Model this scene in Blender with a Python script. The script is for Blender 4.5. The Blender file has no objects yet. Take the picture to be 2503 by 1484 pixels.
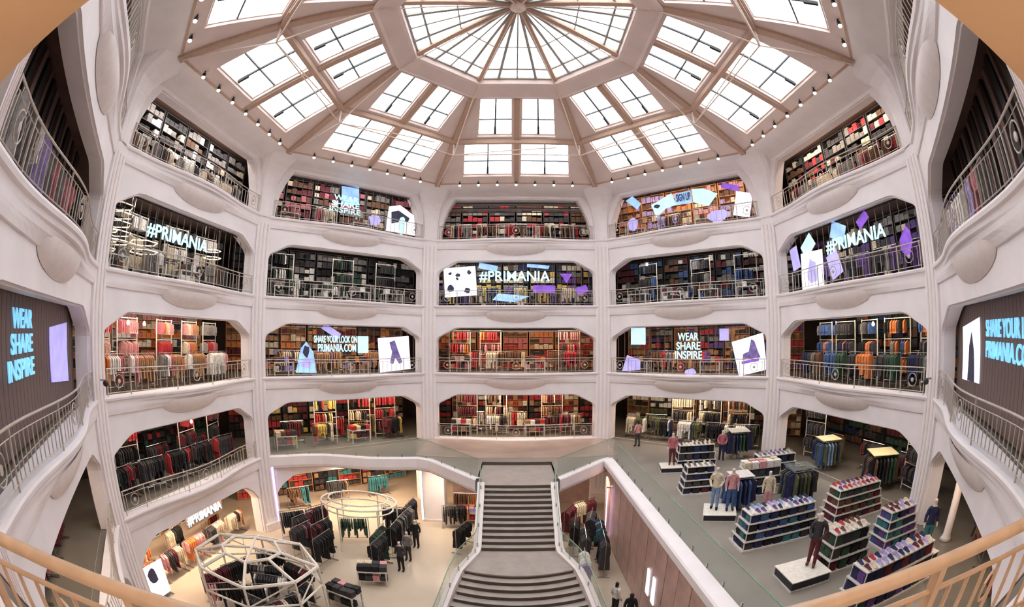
import bpy, math, random
from mathutils import Matrix, Vector
sc = bpy.context.scene
COL = sc.collection
rnd = random.Random(7)
PI = math.pi
rad = math.radians

# ------------------------------------------------------------------ camera
A = 14.317                     # apothem of the octagonal atrium
CAM = Vector((-0.272, -15.5, 11.61))
cam = bpy.data.cameras.new('camera')
cam.type = 'PANO'
cam.panorama_type = 'FISHEYE_LENS_POLYNOMIAL'
cam.sensor_fit = 'HORIZONTAL'
cam.sensor_width = 36.0
cam.sensor_height = 36.0 * 1484 / 2503
cam.fisheye_fov = rad(200)
cam.fisheye_polynomial_k0 = 0.0
cam.fisheye_polynomial_k1 = -(0.06319966497)
cam.fisheye_polynomial_k2 = -(0.0001145917843)
cam.fisheye_polynomial_k3 = -(-3.286538881e-06)
cam.fisheye_polynomial_k4 = -(5.639330888e-07)
co = bpy.data.objects.new('camera', cam)
COL.objects.link(co)
co.location = CAM
co.rotation_euler = (PI / 2 + 0.0713, 0, 0)
sc.camera = co

# ------------------------------------------------------------------ world, exposure, large lights
world = bpy.data.worlds.new('overcast_sky')
sc.world = world
world.use_nodes = True
bgn = world.node_tree.nodes['Background']
bgn.inputs[0].default_value = (0.93, 0.96, 1.0, 1)
bgn.inputs[1].default_value = 5.6
sc.view_settings.view_transform = 'Standard'
sc.view_settings.look = 'None'
sc.view_settings.exposure = 0.0
sc.view_settings.gamma = 1.0
sc.view_settings.use_curve_mapping = False
sc.cycles.max_bounces = 5
sc.cycles.diffuse_bounces = 3
sc.cycles.glossy_bounces = 2
sc.cycles.transmission_bounces = 2
sc.cycles.transparent_max_bounces = 16
sc.cycles.use_adaptive_sampling = True
sc.cycles.adaptive_threshold = 0.2
sc.cycles.use_denoising = True
sc.cycles.caustics_reflective = False
sc.cycles.caustics_refractive = False
sc.cycles.sample_clamp_indirect = 6.0

# ------------------------------------------------------------------ materials
def lin(c):
    c = c / 255.0
    return c / 12.92 if c <= 0.04045 else ((c + 0.055) / 1.055) ** 2.4
MATS = {}
def mat(name, rgb, rough=0.6, metal=0.0, noise=0.10, scale=6.0, emit=0.0, bump=0.0):
    if name in MATS:
        return MATS[name]
    m = bpy.data.materials.new(name)
    m.use_nodes = True
    nt = m.node_tree
    b = nt.nodes['Principled BSDF']
    c = [lin(v) for v in rgb]
    b.inputs['Roughness'].default_value = rough
    b.inputs['Metallic'].default_value = metal
    tc = nt.nodes.new('ShaderNodeTexCoord')
    nz = nt.nodes.new('ShaderNodeTexNoise')
    nz.inputs['Scale'].default_value = scale
    nz.inputs['Detail'].default_value = 3.0
    nt.links.new(tc.outputs['Object'], nz.inputs['Vector'])
    rp = nt.nodes.new('ShaderNodeValToRGB')
    rp.color_ramp.elements[0].position = 0.3
    rp.color_ramp.elements[1].position = 0.7
    rp.color_ramp.elements[0].color = [v * (1 - noise) for v in c] + [1]
    rp.color_ramp.elements[1].color = [min(1, v * (1 + noise)) for v in c] + [1]
    nt.links.new(nz.outputs['Fac'], rp.inputs['Fac'])
    nt.links.new(rp.outputs['Color'], b.inputs['Base Color'])
    if emit:
        nt.links.new(rp.outputs['Color'], b.inputs['Emission Color'])
        b.inputs['Emission Strength'].default_value = emit
        m.cycles.emission_sampling = 'NONE'
    if bump:
        bp = nt.nodes.new('ShaderNodeBump')
        bp.inputs['Strength'].default_value = bump
        nt.links.new(nz.outputs['Fac'], bp.inputs['Height'])
        nt.links.new(bp.outputs['Normal'], b.inputs['Normal'])
    MATS[name] = m
    return m
def glassmat(name, rgb, clear=0.85, rough=0.05):
    m = bpy.data.materials.new(name)
    m.use_nodes = True
    nt = m.node_tree
    b = nt.nodes['Principled BSDF']
    b.inputs['Base Color'].default_value = [lin(v) for v in rgb] + [1]
    b.inputs['Roughness'].default_value = rough
    o = nt.nodes['Material Output']
    t = nt.nodes.new('ShaderNodeBsdfTransparent')
    t.inputs[0].default_value = [0.7 + 0.3 * lin(v) for v in rgb] + [1]
    mx = nt.nodes.new('ShaderNodeMixShader')
    mx.inputs[0].default_value = clear
    nt.links.new(b.outputs[0], mx.inputs[1])
    nt.links.new(t.outputs[0], mx.inputs[2])
    nt.links.new(mx.outputs[0], o.inputs[0])
    MATS[name] = m
    return m

STONE = mat('painted_stone', (242, 233, 233), 0.55, noise=0.035, scale=1.2)
STONE2 = mat('painted_stone_trim', (232, 219, 215), 0.5, noise=0.05, scale=3)
ROOFP = mat('roof_plaster', (232, 212, 205), 0.7, noise=0.05, scale=1.0)
BEAMP = mat('roof_beam_paint', (196, 164, 144), 0.6, noise=0.06)
RODP = mat('tie_rod_paint', (225, 205, 190), 0.5)
MULL = mat('mullion_grey', (92, 96, 98), 0.5)
RIB = mat('dome_rib_grey', (170, 166, 160), 0.5)
SKYGLASS = glassmat('skylight_glass', (236, 243, 246), 0.88, 0.15)
GLASS = glassmat('balustrade_glass', (222, 228, 222), 0.90, 0.04)
GLASSG = mat('glass_edge_green', (120, 150, 125), 0.2)
IRON = mat('railing_iron', (196, 184, 172), 0.45, 0.2)
BRONZE = mat('handrail_bronze', (206, 178, 150), 0.4, 0.1)
SHOPWALL = mat('shop_wall_brown', (84, 66, 56), 0.7, noise=0.15, scale=0.8)
SHOPCEIL = mat('shop_ceiling_brown', (104, 78, 66), 0.7, noise=0.2, scale=0.7)
SHOPFLOOR = mat('shop_floor_grey', (120, 112, 102), 0.3, noise=0.12, scale=0.9)
DECKF = mat('deck_floor_grey', (142, 134, 124), 0.28, noise=0.16, scale=0.5)
GROUNDF = mat('ground_floor_beige', (194, 177, 156), 0.3, noise=0.07, scale=0.6)
TAN = mat('warm_tan_soffit', (206, 164, 126), 0.6, noise=0.05, scale=0.8)
WOOD = mat('lit_wood', (190, 130, 80), 0.45, noise=0.15, scale=3)
PINKWALL = mat('pink_brown_panel', (190, 154, 142), 0.3, noise=0.22, scale=1.4)
SHELFW = mat('shelf_white', (214, 208, 200), 0.4)
SHELFD = mat('shelf_dark', (48, 44, 44), 0.5)
METAL = mat('chrome_tube', (190, 188, 184), 0.25, 0.9)
FRAMEW = mat('white_tube', (232, 222, 208), 0.4)
PLINTH = mat('plinth_white', (236, 228, 214), 0.35)
PLINTHD = mat('plinth_navy', (30, 32, 48), 0.4)
BLACK = mat('black_metal', (26, 24, 24), 0.5)
LAMP = mat('lamp_lens', (255, 244, 225), 0.4, noise=0.0, emit=9.0)
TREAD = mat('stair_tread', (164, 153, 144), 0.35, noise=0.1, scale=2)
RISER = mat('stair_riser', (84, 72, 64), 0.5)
LEDTXT = mat('led_letters', (184, 232, 244), 0.5, noise=0.0, emit=1.05)
LEDTXB = mat('led_letters_blue', (128, 198, 236), 0.5, noise=0.05, emit=0.95)
DECKP = mat('deck_border_stone', (176, 152, 138), 0.3, noise=0.15, scale=0.8)
LEDSTRIP = mat('led_strip_brown', (112, 92, 86), 0.5, noise=0.15, scale=1.0)
LEDWHITE = mat('led_white', (236, 236, 250), 0.5, noise=0.04, scale=2, emit=0.95)
LEDLILAC = mat('led_lilac', (176, 168, 232), 0.5, noise=0.12, scale=2, emit=0.7)
LEDBLUE = mat('led_blue', (150, 190, 240), 0.5, noise=0.25, scale=1.5, emit=0.8)
LEDPURPLE = mat('led_purple', (128, 80, 190), 0.5, noise=0.3, scale=2, emit=0.7)
LEDCYAN = mat('led_pale_cyan', (190, 228, 236), 0.5, noise=0.1, scale=2, emit=0.8)
LEDINK = mat('led_dark_print', (52, 54, 78), 0.5, noise=0.3, scale=4, emit=0.2)
LEDLINK = mat('led_violet_print', (120, 104, 160), 0.5, noise=0.4, scale=4, emit=0.35)
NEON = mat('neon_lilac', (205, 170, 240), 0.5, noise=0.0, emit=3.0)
RINGW = mat('ring_lamp_white', (250, 236, 214), 0.5, noise=0.0, emit=0.9)
SKINM = mat('skin', (206, 160, 130), 0.6)
HAIR = mat('dark_hair', (36, 28, 26), 0.7)
DUMMY = mat('mannequin_body', (222, 206, 190), 0.4)
PALETTE = {
    'black': (30, 28, 30), 'charcoal': (62, 58, 60), 'grey': (128, 122, 118), 'white': (228, 222, 214), 'cream': (214, 198, 172),
    'navy': (36, 42, 78), 'denim blue': (64, 88, 134), 'pale denim': (124, 150, 184), 'maroon': (96, 34, 42), 'red': (176, 52, 56),
    'pink': (210, 150, 150), 'rose': (184, 106, 112), 'brown': (104, 72, 52), 'tan': (172, 128, 90), 'orange': (208, 124, 68),
    'olive': (88, 88, 58), 'dark green': (52, 78, 60), 'teal': (58, 116, 122), 'purple': (96, 66, 128), 'lilac': (166, 148, 200), 'yellow': (206, 180, 92)}
CLOTH = {n: mat('cloth_' + n.replace(' ', '_'), c, 0.85, noise=0.22, scale=9) for n, c in PALETTE.items()}

# ------------------------------------------------------------------ mesh helpers
class MB:
    def __init__(s):
        s.v, s.f, s.mi, s.m = [], [], [], 0
    def add(s, vs, fs):
        o = len(s.v)
        s.v += [tuple(p) for p in vs]
        s.f += [tuple(i + o for i in f) for f in fs]
        s.mi += [s.m] * len(fs)
        return s
    def box(s, x0, x1, y0, y1, z0, z1, M=None):
        vs = [(x, y, z) for z in (z0, z1) for y in (y0, y1) for x in (x0, x1)]
        if M is not None:
            vs = [M @ Vector(p) for p in vs]
        return s.add(vs, [(0, 2, 3, 1), (4, 5, 7, 6), (0, 1, 5, 4), (2, 6, 7, 3), (0, 4, 6, 2), (1, 3, 7, 5)])
    def prism(s, poly, z0, z1):
        n = len(poly)
        vs = [(x, y, z0) for x, y in poly] + [(x, y, z1) for x, y in poly]
        fs = [tuple(range(n - 1, -1, -1)), tuple(range(n, 2 * n))]
        fs += [(i, (i + 1) % n, n + (i + 1) % n, n + i) for i in range(n)]
        return s.add(vs, fs)
    def bar(s, a, b, w, h=None):
        """square bar from a to b"""
        a, b = Vector(a), Vector(b)
        h = h or w
        d = (b - a)
        L = d.length
        if L < 1e-6:
            return s
        d /= L
        up = Vector((0, 0, 1)) if abs(d.z) < 0.98 else Vector((0, 1, 0))
        x = d.cross(up).normalized()
        y = x.cross(d)
        vs = []
        for p in (a, b):
            for i, j in ((-1, -1), (1, -1), (1, 1), (-1, 1)):
                vs.append(p + x * (i * w / 2) + y * (j * h / 2))
        return s.add(vs, [(0, 3, 2, 1), (4, 5, 6, 7), (0, 1, 5, 4), (1, 2, 6, 5), (2, 3, 7, 6), (3, 0, 4, 7)])
    def tube(s, pts, r, n=6, closed=False):
        pts = [Vector(p) for p in pts]
        N = len(pts)
        vs, fs = [], []
        for i, p in enumerate(pts):
            if closed:
                t = pts[(i + 1) % N] - pts[i - 1]
            else:
                t = pts[min(i + 1, N - 1)] - pts[max(i - 1, 0)]
            t.normalize()
            up = Vector((0, 0, 1)) if abs(t.z) < 0.95 else Vector((0, 1, 0))
            x = t.cross(up).normalized()
            y = x.cross(t)
            for k in range(n):
                a = 2 * PI * k / n
                vs.append(p + (x * math.cos(a) + y * math.sin(a)) * r)
        for i in range(N if closed else N - 1):
            for k in range(n):
                a, b = i * n + k, i * n + (k + 1) % n
                j = (i + 1) % N
                fs.append((a, b, j * n + (k + 1) % n, j * n + k))
        if not closed:
            fs.append(tuple(range(n - 1, -1, -1)))
            fs.append(tuple((N - 1) * n + k for k in range(n)))
        return s.add(vs, fs)
    def lathe(s, prof, n=12, c=(0, 0)):
        vs, fs = [], []
        for r, z in prof:
            for k in range(n):
                a = 2 * PI * k / n
                vs.append((c[0] + r * math.cos(a), c[1] + r * math.sin(a), z))
        for i in range(len(prof) - 1):
            for k in range(n):
                fs.append((i * n + k, i * n + (k + 1) % n, (i + 1) * n + (k + 1) % n, (i + 1) * n + k))
        fs.append(tuple(range(n - 1, -1, -1)))
        fs.append(tuple((len(prof) - 1) * n + k for k in range(n)))
        return s.add(vs, fs)
    def grid(s, rows, closed_u=False):
        """rows: list of equally long point lists -> quads"""
        n = len(rows[0])
        vs = [p for r in rows for p in r]
        fs = []
        for i in range(len(rows) - 1):
            for k in range(n if closed_u else n - 1):
                fs.append((i * n + k, i * n + (k + 1) % n, (i + 1) * n + (k + 1) % n, (i + 1) * n + k))
        return s.add(vs, fs)
    def mesh(s, name, mats, smooth=False):
        me = bpy.data.meshes.new(name)
        me.from_pydata(s.v, [], s.f)
        for m in (mats if isinstance(mats, (list, tuple)) else [mats]):
            me.materials.append(m)
        if s.m or any(s.mi):
            me.polygons.foreach_set('material_index', s.mi)
        if smooth:
            me.polygons.foreach_set('use_smooth', [True] * len(me.polygons))
        me.update()
        return me
    def build(s, name, m, parent=None, smooth=False):
        return link(name, s.mesh(name, m, smooth), parent)
def link(name, me, parent=None):
    o = bpy.data.objects.new(name, me)
    COL.objects.link(o)
    if parent is not None:
        o.parent = parent
    return o
def tag(o, label=None, cat=None, group=None, kind=None):
    if label: o['label'] = label
    if cat: o['category'] = cat
    if group: o['group'] = group
    if kind: o['kind'] = kind
    return o
def struct(o, label=None):
    o['kind'] = 'structure'
    if label: o['label'] = label
    return o
def thing(name, label, cat, loc=(0, 0, 0), rz=0.0, group=None):
    o = bpy.data.objects.new(name, None)
    o.empty_display_size = 0.2
    COL.objects.link(o)
    o.location = loc
    o.rotation_euler = (0, 0, rz)
    return tag(o, label, cat, group)
def copytree(o, parent=None):
    c = o.copy()
    COL.objects.link(c)
    c.parent = parent
    for ch in list(o.children):
        copytree(ch, c)
    return c
def bayrot(k):
    return -rad(45 * k)
def bp(k, s, d, z):
    a = rad(45 * k)
    return Vector((s * math.cos(a) + (A + d) * math.sin(a), -s * math.sin(a) + (A + d) * math.cos(a), z))
def baymat(k, s, d, z, rz=0.0):
    return Matrix.Translation(bp(k, s, d, z)) @ Matrix.Rotation(bayrot(k) + rz, 4, 'Z')
def setm(o, M):
    o.matrix_world = M
    return o

# ------------------------------------------------------------------ lettering and figure meshes (made first, while the scene is small)
def raw_text(body, bold=0.012):
    cu = bpy.data.curves.new('lettering', 'FONT')
    cu.body = body
    cu.size = 1.0
    cu.extrude = 0.02
    cu.offset = bold
    cu.align_x = 'LEFT'
    ob = bpy.data.objects.new('lettering', cu)
    COL.objects.link(ob)
    bpy.context.view_layer.update()
    dg = bpy.context.evaluated_depsgraph_get()
    me = bpy.data.meshes.new_from_object(ob.evaluated_get(dg))
    bpy.data.objects.remove(ob)
    bpy.data.curves.remove(cu)
    return me
RAWTEXT = {w: raw_text(w) for w in ('#PRIMANIA', 'WEAR', 'SHARE', 'INSPIRE', 'SIGN UP', 'SHARE YOUR LOOK ON', 'SHARE YOUR LOOK', 'PRIMANIA.COM')}
def text_mesh(body, h, width, m, name='lettering'):
    me = RAWTEXT[body].copy()
    xs = [v.co.x for v in me.vertices]
    ys = [v.co.y for v in me.vertices]
    x0, x1, y0, y1 = min(xs), max(xs), min(ys), max(ys)
    for v in me.vertices:
        x, y, z = v.co
        v.co = ((x - x0) / (x1 - x0) * width, -z, (y - y0) / (y1 - y0) * h)
    me.name = name
    me.materials.clear()
    me.materials.append(m)
    me.update()
    return me
def skin_body(verts, edges, radii, root=0, sub=2):
    me = bpy.data.meshes.new('body')
    me.from_pydata(verts, edges, [])
    ob = bpy.data.objects.new('body', me)
    COL.objects.link(ob)
    m = ob.modifiers.new('skin', 'SKIN')
    m.use_smooth_shade = True
    for i, r in enumerate(radii):
        d = me.skin_vertices[0].data[i]
        d.radius = r if isinstance(r, tuple) else (r, r)
        d.use_root = (i == root)
    s = ob.modifiers.new('sub', 'SUBSURF')
    s.levels = s.render_levels = sub
    bpy.context.view_layer.update()
    dg = bpy.context.evaluated_depsgraph_get()
    out = bpy.data.meshes.new_from_object(ob.evaluated_get(dg))
    bpy.data.objects.remove(ob)
    return out
def body_mesh(pose=0):
    V = [(0, 0, 0.95), (0, 0, 1.10), (0, 0, 1.32), (0, 0.01, 1.47), (0, 0, 1.56), (0, -0.015, 1.66), (0, -0.01, 1.745)]
    Rr = [(0.15, 0.11), (0.125, 0.095), (0.155, 0.105), (0.07, 0.06), (0.055, 0.055), (0.078, 0.095), (0.065, 0.075)]
    E = [(0, 1), (1, 2), (2, 3), (3, 4), (4, 5), (5, 6)]
    for sg in (-1, 1):
        n = len(V)
        if pose == 0:
            arm = [(sg * 0.17, 0.0, 1.42), (sg * 0.235, 0.03, 1.16), (sg * 0.245, -0.06, 0.92), (sg * 0.245, -0.10, 0.83)]
        else:
            arm = [(sg * 0.17, 0.0, 1.42), (sg * 0.27, 0.05, 1.18), (sg * 0.20, -0.12, 1.02), (sg * 0.14, -0.18, 1.00)]
        V += arm
        Rr += [(0.062, 0.06), (0.045, 0.045), (0.033, 0.033), (0.04, 0.022)]
        E += [(3, n), (n, n + 1), (n + 1, n + 2), (n + 2, n + 3)]
        n = len(V)
        st = 0.06 * sg if pose == 1 else 0.0
        V += [(sg * 0.085, 0, 0.87), (sg * 0.10, -0.01 - st * 0.5, 0.50), (sg * 0.11, 0.02 - st, 0.10), (sg * 0.125, -0.13 - st, 0.035)]
        Rr += [(0.1, 0.1), (0.065, 0.065), (0.045, 0.045), (0.045, 0.032)]
        E += [(0, n), (n, n + 1), (n + 1, n + 2), (n + 2, n + 3)]
    return skin_body(V, E, Rr)
BODY = {}
for po in (0, 1):
    me = body_mesh(po)
    BODY[po] = me

LEV = {1: 0.0, 2: 4.5, 3: 9.0, 4: 13.5, 5: 18.0}
T8 = math.tan(PI / 8)
HW = A * T8                                   # half width of a bay
RC = A / math.cos(PI / 8)                     # radius of the corners
BAYN = {0: 'back', -1: 'back_left', -2: 'left', -3: 'front_left', 4: 'front', 3: 'front_right', 2: 'right', 1: 'back_right'}
BAYP = {0: 'middle bay', -1: 'left angled bay', -2: 'far left bay', -3: 'left edge bay', 1: 'right angled bay', 2: 'far right bay', 3: 'right edge bay', 4: 'near bay'}
LEVP = {1: 'ground floor', 2: 'mezzanine', 3: 'second gallery', 4: 'third gallery', 5: 'top gallery'}
def place(k, lev):
    return LEVP[lev] + ' ' + BAYP[k]

# ------------------------------------------------------------------ structure: floors, shop shells, ceilings
def ring_poly(r_in, r_out, z, name, m, flip=False, skip=()):
    """octagonal annulus at height z (apothems)"""
    vs, fs = [], []
    for i in range(8):
        a = PI / 8 + i * PI / 4
        for r in (r_in, r_out):
            q = r / math.cos(PI / 8)
            vs.append((q * math.sin(a), q * math.cos(a), z))
    for i in range(8):
        j = (i + 1) % 8
        if i in skip:
            continue
        f = (2 * i, 2 * i + 1, 2 * j + 1, 2 * j)
        fs.append(f if not flip else f[::-1])
    b = MB().add(vs, fs)
    return b.build(name, m)
octo = [((A + 8.5) / math.cos(PI / 8) * math.sin(PI / 8 + i * PI / 4), (A + 8.5) / math.cos(PI / 8) * math.cos(PI / 8 + i * PI / 4)) for i in range(8)][::-1]
struct(MB().prism(octo, -0.3, 0.0).build('floor', GROUNDF), 'pale beige polished ground floor of the atrium')
for lev in (2, 3, 4, 5):
    o = ring_poly(A + 0.02, A + 8.4, LEV[lev] - 0.02, 'floor', SHOPFLOOR, False, (3,) if lev in (4, 5) else ())
    struct(o, 'grey shop floor of the ' + LEVP[lev])
for lev in (1, 2, 3, 4, 5):
    o = ring_poly(A + 0.3, A + 8.4, LEV[lev] + 3.62, 'ceiling', SHOPCEIL, True, (3,) if lev == 3 else ())
    struct(o, 'brown shop ceiling of the ' + LEVP[lev])
    vs, fs = [], []
    for i in range(8):
        a = PI / 8 + i * PI / 4
        q = (A + 8.3) / math.cos(PI / 8)
        for z in (LEV[lev] - 0.02, LEV[lev] + 3.7):
            vs.append((q * math.sin(a), q * math.cos(a), z))
    for i in range(8):
        j = (i + 1) % 8
        fs.append((2 * i, 2 * i + 1, 2 * j + 1, 2 * j))
    struct(MB().add(vs, fs).build('wall_shop_%d' % lev, SHOPWALL), 'dark brown rear shop wall of the ' + LEVP[lev])

# ------------------------------------------------------------------ structure: facades of the eight bays
def bez(a, b, c, n=5):
    return [((1 - t) ** 2 * a[0] + 2 * t * (1 - t) * b[0] + t * t * c[0], (1 - t) ** 2 * a[1] + 2 * t * (1 - t) * b[1] + t * t * c[1]) for t in [i / (n - 1) for i in range(n)]]
def left_loop(lev):
    """points of the left edge of the opening, bottom to top"""
    if lev == 5:
        return [(-5.22, 0.0), (-5.18, 0.7), (-5.02, 1.5), (-4.75, 2.2), (-4.45, 2.75), (-4.3, 3.02)]
    if lev == 1:
        return [(-5.2, 0.0), (-5.2, 2.15)] + bez((-5.2, 2.2), (-5.05, 2.5), (-4.6, 2.85), 4) + bez((-4.5, 2.9), (-4.1, 3.25), (-3.7, 3.3), 3)
    return [(-5.37, 0.0), (-5.37, 2.1)] + bez((-5.37, 2.2), (-5.33, 2.42), (-5.15, 2.52), 4) + bez((-4.3, 3.0), (-4.08, 3.12), (-3.8, 3.14), 4)
DEP = 0.62
def facade(k):
    b = MB()
    for lev in (1, 2, 3, 4, 5):
        A = globals()['A'] + (0.36 if k == 4 and lev >= 3 else 0.0)
        z0 = LEV[lev]
        top = 21.4 if lev == 5 else z0 + 4.5
        if k == 4 and lev == 3:
            L = [(-5.6, 0.0), (-5.6, 4.3), (-5.58, 4.46)]
        else:
            L = left_loop(lev)
        R = [(-s, z) for s, z in L[::-1]]
        loop = L + R
        zt = L[-1][1] + z0
        for side in (L, R):
            for i in range(len(side) - 1):
                (s0, a), (s1, c) = side[i], side[i + 1]
                e = -HW if side is L else HW
                for d in (0.0, DEP):
                    b.add([(e, A + d, z0 + a), (s0, A + d, z0 + a), (s1, A + d, z0 + c), (e, A + d, z0 + c)], [(0, 1, 2, 3)])
        for d in (0.0, DEP):
            b.add([(-HW, A + d, zt), (HW, A + d, zt), (HW, A + d, top), (-HW, A + d, top)], [(0, 1, 2, 3)])
        rows = []
        for d, g in ((0.0, 0.0), (0.10, 0.0), (0.10, -0.07), (DEP, -0.07)):
            rows.append([(s * (1 + g / 5.4), A + d, z0 + z + (g * 0.8 if z > 2.9 else 0)) for s, z in loop])
        b.grid(rows)
    o = b.build('wall_' + BAYN[k], STONE)
    o.rotation_euler = (0, 0, bayrot(k))
    struct(o, 'cream white arched atrium wall of the ' + BAYP[k])
    return o
FAC = {k: facade(k) for k in (-3, -2, -1, 0, 1, 2, 3, 4)}

# pillars at the eight corners, each with its flared capital
def pillar_mesh():
    b = MB()
    b.prism([(-0.47, RC - 0.31), (0.47, RC - 0.31), (0.47, RC + 0.35), (-0.47, RC + 0.35)], 0, 18.15)
    return b.mesh('pillar', STONE)
def capital_mesh():
    b = MB()
    rows = []
    for z, w, y in ((18.0, 0.56, -0.36), (18.8, 0.56, -0.38), (19.5, 0.60, -0.42), (20.1, 0.68, -0.50), (20.6, 0.80, -0.66), (21.0, 0.94, -0.95), (21.35, 1.08, -1.40), (21.62, 1.15, -1.80)):
        yb = 0.3
        rows.append([(-w, RC + yb, z), (-w, RC + y + 0.25, z), (-w * 0.8, RC + y + 0.06, z), (-w * 0.28, RC + y, z), (w * 0.28, RC + y, z), (w * 0.8, RC + y + 0.06, z), (w, RC + y + 0.25, z), (w, RC + yb, z)])
    b.grid(rows)
    return b.mesh('capital', STONE)
pm, cm = pillar_mesh(), capital_mesh()
fl = MB()
for i in (-1, 0, 1):
    fl.box(i * 0.27 - 0.05, i * 0.27 + 0.05, RC - 0.335, RC - 0.30, 0.8, 17.6)
fluteme = fl.mesh('flute', STONE2)
for i in range(8):
    a = rad(22.5 + 45 * i)
    t = link('pillar', pm)
    t.rotation_euler = (0, 0, -a)
    struct(t, 'tall white pillar at a corner of the octagonal atrium')
    link('capital', cm, t)
    link('flute', fluteme, t)
    b = MB()
    b.prism([(-0.56, RC - 0.42), (0.56, RC - 0.42), (0.56, RC + 0.3), (-0.56, RC + 0.3)], 0, 0.5)
    b.build('plinth', STONE2, t)

# coves under the roof, one per bay
for k in range(-3, 5):
    b = MB()
    rows = []
    for d, z in ((0.02, 21.08), (-0.05, 21.16), (-0.5, 21.30), (-1.0, 21.42), (-1.45, 21.55), (-1.62, 21.60), (-1.66, 21.68), (-1.66, 21.86)):
        w = (A + d) * T8
        rows.append([(-w, A + d, z), (w, A + d, z)])
    b.grid(rows)
    o = b.build('ceiling_cove', STONE)
    o.rotation_euler = (0, 0, bayrot(k))
    struct(o, 'smooth pinkish cove below the roof edge, ' + BAYP[k])
    e = MB()
    w = (A - 1.64) * T8
    e.box(-w, w, A - 1.70, A - 1.60, 21.56, 21.63)
    e.build('edge_bead', BEAMP, o)

# ------------------------------------------------------------------ roof: sloping plates with skylights
def rz_(a):
    return 21.6 + (12.7 - a) * 0.4
WELL = 0.22
ROWS = ((12.05, 9.22, 3.46, 3.14), (8.72, 6.02, 2.30, 2.02))
S0 = 0.26
def roof_bay(k):
    b = MB()
    def P(s, a, up=0.0):
        return (s, a, rz_(a) + up)
    cuts = [12.72, 12.05, 9.22, 8.72, 6.02, 5.78]
    for i in range(5):
        a0, a1 = cuts[i], cuts[i + 1]
        w0, w1 = a0 * T8, a1 * T8
        hole = [r for r in ROWS if abs(r[0] - a0) < 1e-6]
        if not hole:
            b.add([P(-w0, a0), P(w0, a0), P(w1, a1), P(-w1, a1)], [(0, 1, 2, 3)])
        else:
            _, _, s0, s1 = hole[0]
            b.add([P(-w0, a0), P(-s0, a0), P(-s1, a1), P(-w1, a1)], [(0, 1, 2, 3)])
            b.add([P(s0, a0), P(w0, a0), P(w1, a1), P(s1, a1)], [(0, 1, 2, 3)])
            b.add([P(-S0, a0), P(S0, a0), P(S0, a1), P(-S0, a1)], [(0, 1, 2, 3)])
            for sg in (-1, 1):
                q = [(sg * S0, a0), (sg * s0, a0), (sg * s1, a1), (sg * S0, a1)]
                for n in range(4):
                    p0, p1 = q[n], q[(n + 1) % 4]
                    b.add([P(*p0), P(*p1), P(*p1, WELL), P(*p0, WELL)], [(0, 1, 2, 3)])
    o = b.build('ceiling_roof', ROOFP)
    o.rotation_euler = (0, 0, bayrot(k))
    struct(o, 'sloping tan roof plate with four skylights, ' + BAYP[k])
    return o
wn = 0
def skylight(k, row, sg):
    global wn
    wn += 1
    a0, a1, s0, s1 = row
    up = WELL - 0.02
    def P(u, v, h=0.0):
        a = a0 + (a1 - a0) * v
        e = s0 + (s1 - s0) * v
        return (sg * (S0 + (e - S0) * u), a, rz_(a) + up + h)
    fr = MB()
    for p, q in (((0, 0), (1, 0)), ((1, 0), (1, 1)), ((1, 1), (0, 1)), ((0, 1), (0, 0))):
        fr.bar(P(*p), P(*q), 0.09)
    o = fr.build('window_%d' % wn, RODP)
    o.rotation_euler = (0, 0, bayrot(k))
    struct(o, 'bright skylight with dark cross bars in the roof, ' + BAYP[k])
    us, vs_ = (0, 0.5, 1), (0, 0.4, 1)
    for i in range(2):
        for j in range(2):
            MB().add([P(us[i], vs_[j], 0.02), P(us[i + 1], vs_[j], 0.02), P(us[i + 1], vs_[j + 1], 0.02), P(us[i], vs_[j + 1], 0.02)], [(0, 1, 2, 3)]).build('pane', SKYGLASS, o)
    MB().bar(P(0.5, 0.06), P(0.5, 0.97), 0.085).build('mullion', MULL, o)
    MB().bar(P(0, 0.4), P(1, 0.4), 0.07).build('mullion', MULL, o)
    cb = MB().bar(P(0.5, 0.04, -0.06), P(0.5, 0.22, -0.06), 0.12)
    cb.build('opener', BLACK, o)
for k in range(-3, 5):
    roof_bay(k)
    for row in ROWS:
        for sg in (-1, 1):
            skylight(k, row, sg)

# hip rafters, purlins, ring beam
for i in range(8):
    a = rad(22.5 + 45 * i)
    C8 = math.cos(PI / 8)
    o = MB().bar((0, 12.75 / C8, rz_(12.75) - 0.05), (0, 5.6 / C8, rz_(5.6) - 0.05), 0.34, 0.22).build('beam_hip', BEAMP)
    o.rotation_euler = (0, 0, -a)
    struct(o, 'tan hip rafter climbing from eave to lantern ring')
for k in range(-3, 5):
    w = 9.0 * T8
    o = MB().bar((-w, 8.97, rz_(8.97) - 0.12), (w, 8.97, rz_(8.97) - 0.12), 0.24, 0.26).build('beam_purlin', BEAMP)
    o.rotation_euler = (0, 0, bayrot(k))
    struct(o, 'tan purlin between upper and lower skylights, ' + BAYP[k])
    MB().bar((0, 12.6, rz_(12.6) - 0.03), (0, 6.0, rz_(6.0) - 0.03), 0.3, 0.12).build('rafter', BEAMP, o)
    b = MB()
    rows = []
    for a, z in ((5.80, 24.42), (5.80, 24.22), (5.62, 24.18), (4.92, 24.44), (4.78, 24.52), (4.78, 24.85)):
        rows.append([(-a * T8, a, z), (a * T8, a, z)])
    b.grid(rows)
    o = b.build('beam_ring', ROOFP)
    o.rotation_euler = (0, 0, bayrot(k))
    struct(o, 'broad tan ring beam round the glazed lantern, ' + BAYP[k])

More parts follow.
